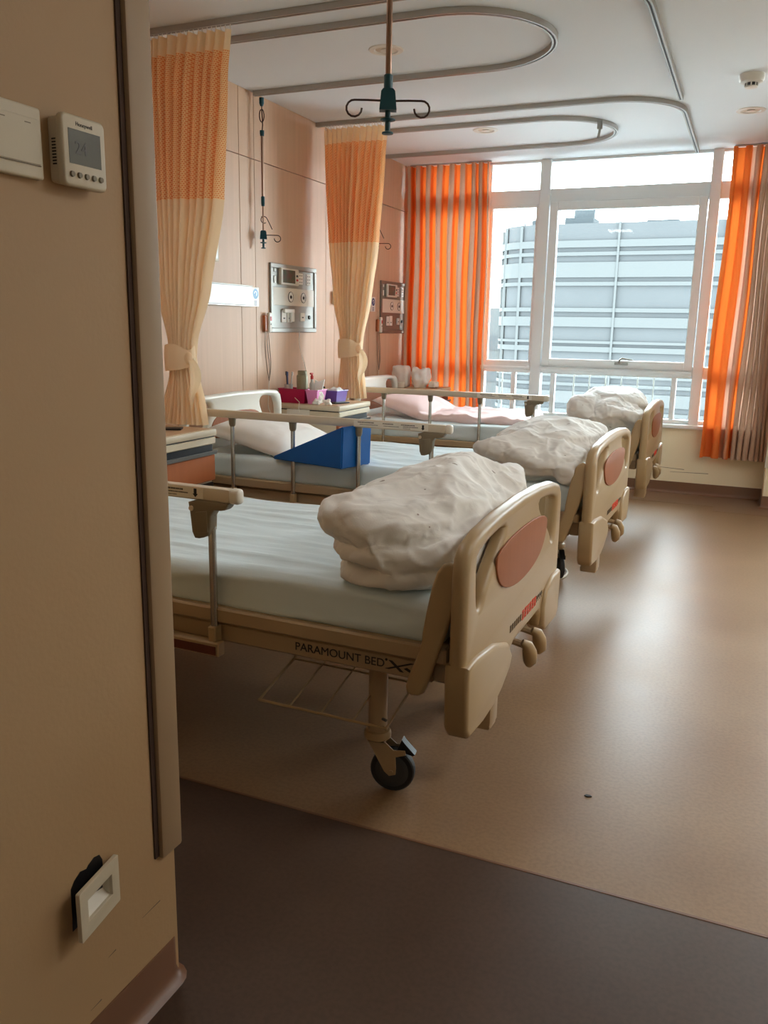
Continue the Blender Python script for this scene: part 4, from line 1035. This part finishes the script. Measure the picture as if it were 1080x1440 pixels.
for k, (x, y) in enumerate(((-2.475, 4.66), (-2.405, 4.665))):
    o = rounded_box((-.024, -.018, 0), (.024, .018, .034), .014, (6, 6, 6), lambda p, d: d * noise.noise(p * 60 + Vector((k, 0, 0))) * .012).build('tissue_ball', 'tissue', None, smooth=180, loc=(x, y + .01, TOP))
    tag(o, 'crumpled white tissue on the front edge of the cabinet top', 'tissue', 'crumpled tissues')
o = rounded_box((-.04, -.05, 0), (.04, .05, .05), .015, (8, 8, 6), lambda p, d: d * noise.noise(p * 35) * .016).build('tissue_ball', 'tissue', None, smooth=180, loc=(-2.49, 4.94, TOP + .035)); tag(o, 'crumpled white tissue in the purple box', 'tissue')
# paper note on the side of the cabinet, cable
n0, n1 = hit(403, 572, 1, 4.64), hit(435, 575, 1, 4.64)
note = MB().box((n0.x, 4.6435, .668), (n1.x, 4.6448, .727)).build('paper_note', 'paper', None, smooth=0); tag(note, 'pale paper note taped to the side of the cabinet', 'note')
ca = MB().tube([(-2.62, 4.645, .80), (-2.58, 4.632, .775), (-2.585, 4.63, .74), (-2.583, 4.64, .71)], .0025, 6).build('charging_cable', 'cable', None); tag(ca, 'thin white cable hanging over the cabinet edge by the tissues', 'cable')
# window corner cabinet
def soft(name, c, h, m_, label, cat, seed, amp=.01, rz=0, grp=None):
    o = rounded_box((-h[0], -h[1], 0), (h[0], h[1], 2 * h[2]), min(h) * .45, (10, 10, 8), lambda p, d: d * noise.noise(p * 22 + Vector((seed, 0, 0))) * amp).build(name, m_, None, smooth=180, loc=c, rz=rz)
    return tag(o, label, cat, grp)
soft('tissue_roll_pack', (-2.655, 6.50, TOP + .002), (.07, .05, .085), 'tissue', 'stack of white tissue rolls against the head wall', 'tissue rolls', 1, .008)
soft('plastic_bag', (-2.49, 6.51, TOP + .004), (.068, .06, .078), 'tissue', 'crumpled white plastic bag next to the tissue rolls', 'bag', 3, .028, .2)
cb = MB().box((-.05, -.035, 0), (.05, .035, .055), .002).build('carton', 'card', None, smooth=0, loc=(-2.70, 6.375, TOP)); tag(cb, 'small pink carton in front of the tissue rolls', 'carton')
cb = MB().box((-.03, -.03, 0), (.03, .03, .045), .003).build('carton', 'paper', None, smooth=0, loc=(-2.61, 6.38, TOP), rz=.3); tag(cb, 'small cream carton in front of the plastic bag', 'carton')
soft('napkin_pile', (-2.375, 6.52, TOP + .004), (.03, .05, .022), 'paper', 'low pile of napkins beside the plastic bag', 'napkins', 6, .01)

# ------------------------------------------------------------------ head wall equipment
def medical_panel(y0, y1, z0, z1, face, label):
    t = thing('medical_panel', label, 'wall panel', (XH, y0, z0), 0, 'bed head service panels'); W, Hh = y1 - y0, z1 - z0
    fr = MB(); w = .028
    fr.box((-.004, 0, 0), (.014, W, w), .003).box((-.004, 0, Hh - w), (.014, W, Hh), .003).box((-.004, 0, w), (.014, w, Hh - w), .003).box((-.004, W - w, w), (.014, W, Hh - w), .003)
    fr.build('frame', face, t, smooth=0)
    b = MB().box((.0, w, w), (.005, W - w, Hh - w)).build('face_plate', face, t, smooth=0)
    MB().box((.005, w, .40 * Hh), (.009, W - w, .66 * Hh), .001).build('gas_outlet_band', 'offwhite', t, smooth=0)
    for f in (.42, .70):
        g = MB().lathe([(.030, .009), (.030, .011), (.024, .012), (.024, .009)], (0, W * f, .53 * Hh), 'x', 24, False).lathe([(.0, .0095), (.030, .0095)], (0, W * f, .53 * Hh), 'x', 24, False).build('gas_outlet', 'white', t)
        MB().lathe([(.033, .0092), (.0335, .0115), (.030, .012)], (0, W * f, .53 * Hh), 'x', 24, False).build('ring', 'black', g)
        MB().lathe([(.0, .014), (.010, .014), (.011, .011)], (0, W * f, .53 * Hh), 'x', 14, False).build('nozzle', 'black', g)
    mo = MB().box((.005, .17 * W, .70 * Hh), (.028, .55 * W, .945 * Hh), .005).build('monitor', 'offwhite', t, smooth=0)
    MB().box((.027, .205 * W, .73 * Hh), (.0288, .465 * W, .92 * Hh)).build('screen', 'screen', mo, smooth=0)
    for k, mm in enumerate(('red', 'black')): MB().box((.0275, .49 * W, (.77 + .06 * k) * Hh), (.031, .525 * W, (.80 + .06 * k) * Hh), .001).build('button', mm, mo, smooth=0)
    for (ya, yb, za, zb_) in ((.075, .115, .72, .82), (.075, .115, .88, .93)): MB().box((.005, ya * W, za * Hh), (.010, yb * W, zb_ * Hh), .001).build('switch', 'white', t, smooth=0)
    for ya in (.60, .78):
        s = MB().box((.005, ya * W, .73 * Hh), (.009, (ya + .095) * W, .90 * Hh), .001).build('socket', 'white', t, smooth=0)
        for i in range(2):
            for j in range(3): MB().box((.0088, (ya + .02 + .04 * i) * W, (.755 + .05 * j) * Hh), (.0094, (ya + .036 + .04 * i) * W, (.775 + .05 * j) * Hh)).build('socket_hole', 'dkgrey', s, smooth=0)
    for ya, za, zb_ in ((.22, .15, .33), (.34, .15, .34), (.63, .17, .30)):
        s = MB().box((.005, ya * W, za * Hh), (.012, (ya + .10) * W, zb_ * Hh), .0015).build('socket', 'white', t, smooth=0)
        MB().box((.0118, (ya + .03) * W, (za + .05) * Hh), (.0125, (ya + .07) * W, (za + .07) * Hh)).build('socket_hole', 'dkgrey', s, smooth=0)
    MB().lathe([(.0, .014), (.012, .014), (.014, .005)], (0, .845 * W, .235 * Hh), 'x', 14, False).build('jack', 'black', t)
    if face == 'panel_grey':
        MB().box((.010, .24 * W, .29 * Hh), (.03, .45 * W, .35 * Hh), .003).box((.01, .38 * W, .16 * Hh), (.028, .45 * W, .30 * Hh), .003).build('charger', 'white', t, smooth=0)
    return t
medical_panel(4.616, 5.213, 1.20, 1.62, 'panel_grey', 'grey bed head service panel with a plugged in charger')
medical_panel(6.315, 6.86, 1.193, 1.607, 'panel_brown', 'bronze grey bed head service panel next to the window curtain')
def handset(y, z, zc, label):
    t = thing('call_handset', label, 'call button', (XH, y, z), 0, 'nurse call handsets')
    MB().box((0, -.045, -.055), (.022, -.008, .04), .004).build('holder', 'cab_brown', t)
    MB().box((.012, -.018, -.062), (.036, .016, .058), .008, 2).build('handset', 'white', t)
    MB().box((.0355, -.010, .008), (.038, .008, .034), .002).build('call_button', 'red', t); MB().lathe([(.0, .0375), (.005, .0375), (.005, .035)], (0, -.001, -.012), 'x', 10, False).build('lamp', 'dkgrey', t)
    for k, (a, b) in enumerate(((-.03, -.05), (-.012, .05), (.004, .03))):
        pts = chaikin([(.012, a, -.055), (.014, a - .01 + .01 * k, -.15), (.012, b * .2 + .02 * k - .01, -.27), (.01, .012, -.36)], 2, False); MB().tube(pts, .0026, 5).build('cord', 'cordbrown', t)
    MB().tube(chaikin([(.01, .012, -.36), (.012, .0, -.45), (.012, -.012, -.52), (.01, .02, -.56)], 2, False), .0026, 5).build('cord', 'cable', t)
handset(4.575, 1.262, .8, 'white call handset with red button beside the grey service panel')
handset(6.285, 1.262, .8, 'white call handset beside the bronze service panel')
hc = MB().tube(chaikin([(XH + .012, 4.615 + .36, 1.21), (XH + .008, 4.97, 1.12), (XH + .008, 5.06, .98), (XH + .012, 5.08, .90)], 3, False), .0022, 5).build('charger_cord', 'cable', None); tag(hc, 'thin white charger cord hanging below the grey service panel', 'cord')
# sign holder, blue emblem plates, framed notice
sg = thing('name_board', 'blank white name board on the head wall beside the curtain', 'sign', (XH, 3.60, 1.357))
MB().box((0, 0, 0), (.012, .80, .108), .002).build('board', 'signwhite', sg, smooth=0)
MB().box((0, -.006, -.008), (.016, .806, .0), .002).build('bottom_rail', 'alu', sg, smooth=0); MB().box((0, -.006, .108), (.016, .806, .114), .002).build('top_rail', 'alu', sg, smooth=0)
def emblem(y, z, label, dark):
    e = thing('emblem_plate', label, 'plate', (XH, y, z), 0, 'blue emblem plates')
    MB().box((0, 0, 0), (.004, .085, .112), .001).build('plate', 'white', e, smooth=0)
    MB().lathe([(.0, .0048), (.030, .0048)], (0, .045, .074), 'x', 20, False).build('roundel', dark, e)
    MB().add([(.0052, .045 + .016 * cos(a), .074 + .016 * sin(a)) for a in [radians(d) for d in range(-60, 200, 20)]] + [(.0052, .045 + .010 * cos(a), .076 + .010 * sin(a)) for a in [radians(d) for d in range(-60, 200, 20)]], [(i, i + 1, 14 + i, 13 + i) for i in range(12)]).build('swirl', 'signwhite', e, smooth=0)
    mb = MB()
    for k in range(4): mb.box((.004, .03, .03 - .008 * k), (.0046, .06, .0335 - .008 * k))
    mb.build('small_print', 'navy', e, smooth=0)
emblem(4.405, 1.352, 'small plate with a pale blue roundel at the end of the name board', 'signblue')
emblem(6.135, 1.36, 'small white plate with a navy emblem by the far curtain', 'navy')
nt_ = thing('wall_notice', 'small framed notice half hidden by the near curtain', 'notice', (XH, 3.92, 1.585))
MB().box((0, 0, 0), (.006, .155, .17), .002).build('frame', 'paper', nt_, smooth=0)
MB().box((.006, .012, .014), (.0068, .143, .156)).build('sheet', 'signwhite', nt_, smooth=0)
MB().add([(.0072, .115, .05), (.0072, .128, .055), (.0072, .134, .12), (.0072, .124, .13), (.0072, .118, .09)], [(0, 1, 2, 3, 4)]).build('print', 'greyink', nt_, smooth=0)
ws = thing('wall_socket', 'small beige socket box on the head wall beside the far curtain', 'socket', (XH, 5.50, 1.395)); MB().box((0, -.03, 0), (.03, .03, .09), .004).build('box', 'offwhite', ws)
MB().box((.03, -.018, .02), (.032, .018, .07), .001).build('cover', 'white', ws, smooth=0)

# ------------------------------------------------------------------ partition fittings
th = thing('thermostat', 'white square thermostat with a grey display on the cream partition', 'thermostat', (PX, .977, 1.478))
def rrect(w, h, r, n=5): return [(sx * (w - r) + r * cos(a), sz * (h - r) + r * sin(a)) for sx, sz, a0 in ((1, 1, 0), (-1, 1, 90), (-1, -1, 180), (1, -1, 270)) for a in [radians(a0 + 90 * k / n) for k in range(n + 1)]]
link('back_box', plate_mesh('back_box', [rrect(.040, .043, .006)], .016, .002, 0, .008, 'white_shaded'), th)
link('front_cover', plate_mesh('front_cover', [rrect(.042, .047, .009)], .012, .004, 0, .021, 'white_shaded'), th)
MB().box((.0262, -.031, -.017), (.0274, .031, .028)).build('display', 'lcd', th, smooth=0)
mm = Matrix.Translation((.0277, -.008, .004)) @ Matrix.Rotation(pi / 2, 4, 'Z') @ Matrix.Rotation(pi / 2, 4, 'X')
link('display_digits', text_mesh('display_digits', '24', .024, mm, 'lcd_digit', .0002), th)
mm = Matrix.Translation((.0273, .0, .0355)) @ Matrix.Rotation(pi / 2, 4, 'Z') @ Matrix.Rotation(pi / 2, 4, 'X')
link('maker_lettering', text_mesh('maker_lettering', 'Honeywell', .0075, mm, 'ink', .0002), th)
for k in range(5): MB().lathe([(.0, .030), (.0035, .030), (.0042, .027)], (0, -.028 + .014 * k, -.031), 'x', 14, False).build('button', 'grip', th)
for k in range(9): MB().box((.006, -.0405, .012 - .004 * k), (.013, -.0398, .014 - .004 * k)).build('vent_slot', 'black', th, smooth=0)
sw = thing('light_switch', 'white plastic switch plate left of the thermostat', 'switch', (PX, .862, 1.478))
link('plate', plate_mesh('plate', [rrect(.052, .045, .004)], .012, .003, 0, .006, 'white_shaded'), sw)
MB().box((.0115, -.046, -.027), (.0135, .046, .03), .001).build('rocker', 'white_shaded', sw, smooth=0)
MB().box((.0118, -.046, -.0285), (.0138, .046, -.0275)).build('rocker_gap', 'grip', sw, smooth=0)
for y in (-.015, .027): MB().box((.0133, y - .005, .0225), (.0138, y + .005, .0238)).build('mark', 'grip', sw, smooth=0)
sl = thing('step_light', 'white recessed step light coming loose low on the partition', 'step light', (PX + .007, .919, .328)); sl.rotation_euler = (0, 0, radians(9))
link('plate', plate_mesh('plate', [rrect(.055, .044, .003), [(-.034, -.018), (.034, -.018), (.034, .020), (-.034, .020)]], .008, .001, 0, .012, 'white_shaded'), sl)
MB().add([(.010, -.034, -.018), (.010, .034, -.018), (.010, .034, .020), (.010, -.034, .020), (-.004, -.031, -.004), (-.004, .031, -.004), (-.004, .031, .016), (-.004, -.031, .016)], [(0, 1, 5, 4), (1, 2, 6, 5), (2, 3, 7, 6), (3, 0, 4, 7), (4, 5, 6, 7)]).build('lamp_recess', 'offwhite', sl, smooth=0)
hole = MB().prism([(-.046, -.04), (-.044, .036), (-.036, .046), (-.022, .054), (-.008, .050), (-.004, .054), (.010, .060), (.022, .057), (.028, .045), (.03, -.03)], 0, .0, .0006).build('wall_hole', 'black', wp, smooth=0, loc=(PX, .925, .328))
hole['label'] = 'ragged dark hole around the step light'

# ------------------------------------------------------------------ small things on the floor
cb = MB().tube(chaikin([(-.86, 4.36, .006), (-.80, 4.33, .006), (-.765, 4.24, .006), (-.775, 4.14, .006), (-.83, 4.10, .006), (-.90, 4.12, .006)], 2, False), .006, 8).build('floor_cable', 'cable', None); tag(cb, 'white cable loop on the floor behind the nearest bed', 'cable')
d0 = hit(827, 1120, 2, 0); o = MB().prism([(-.010, -.002), (-.002, -.006), (.010, 0), (.004, .005), (-.006, .004)], 2, 0.0, .003).build('floor_scrap', 'ink', None, smooth=0, loc=(d0.x, d0.y, .0004)); tag(o, 'tiny dark scrap lying on the beige floor', 'scrap')
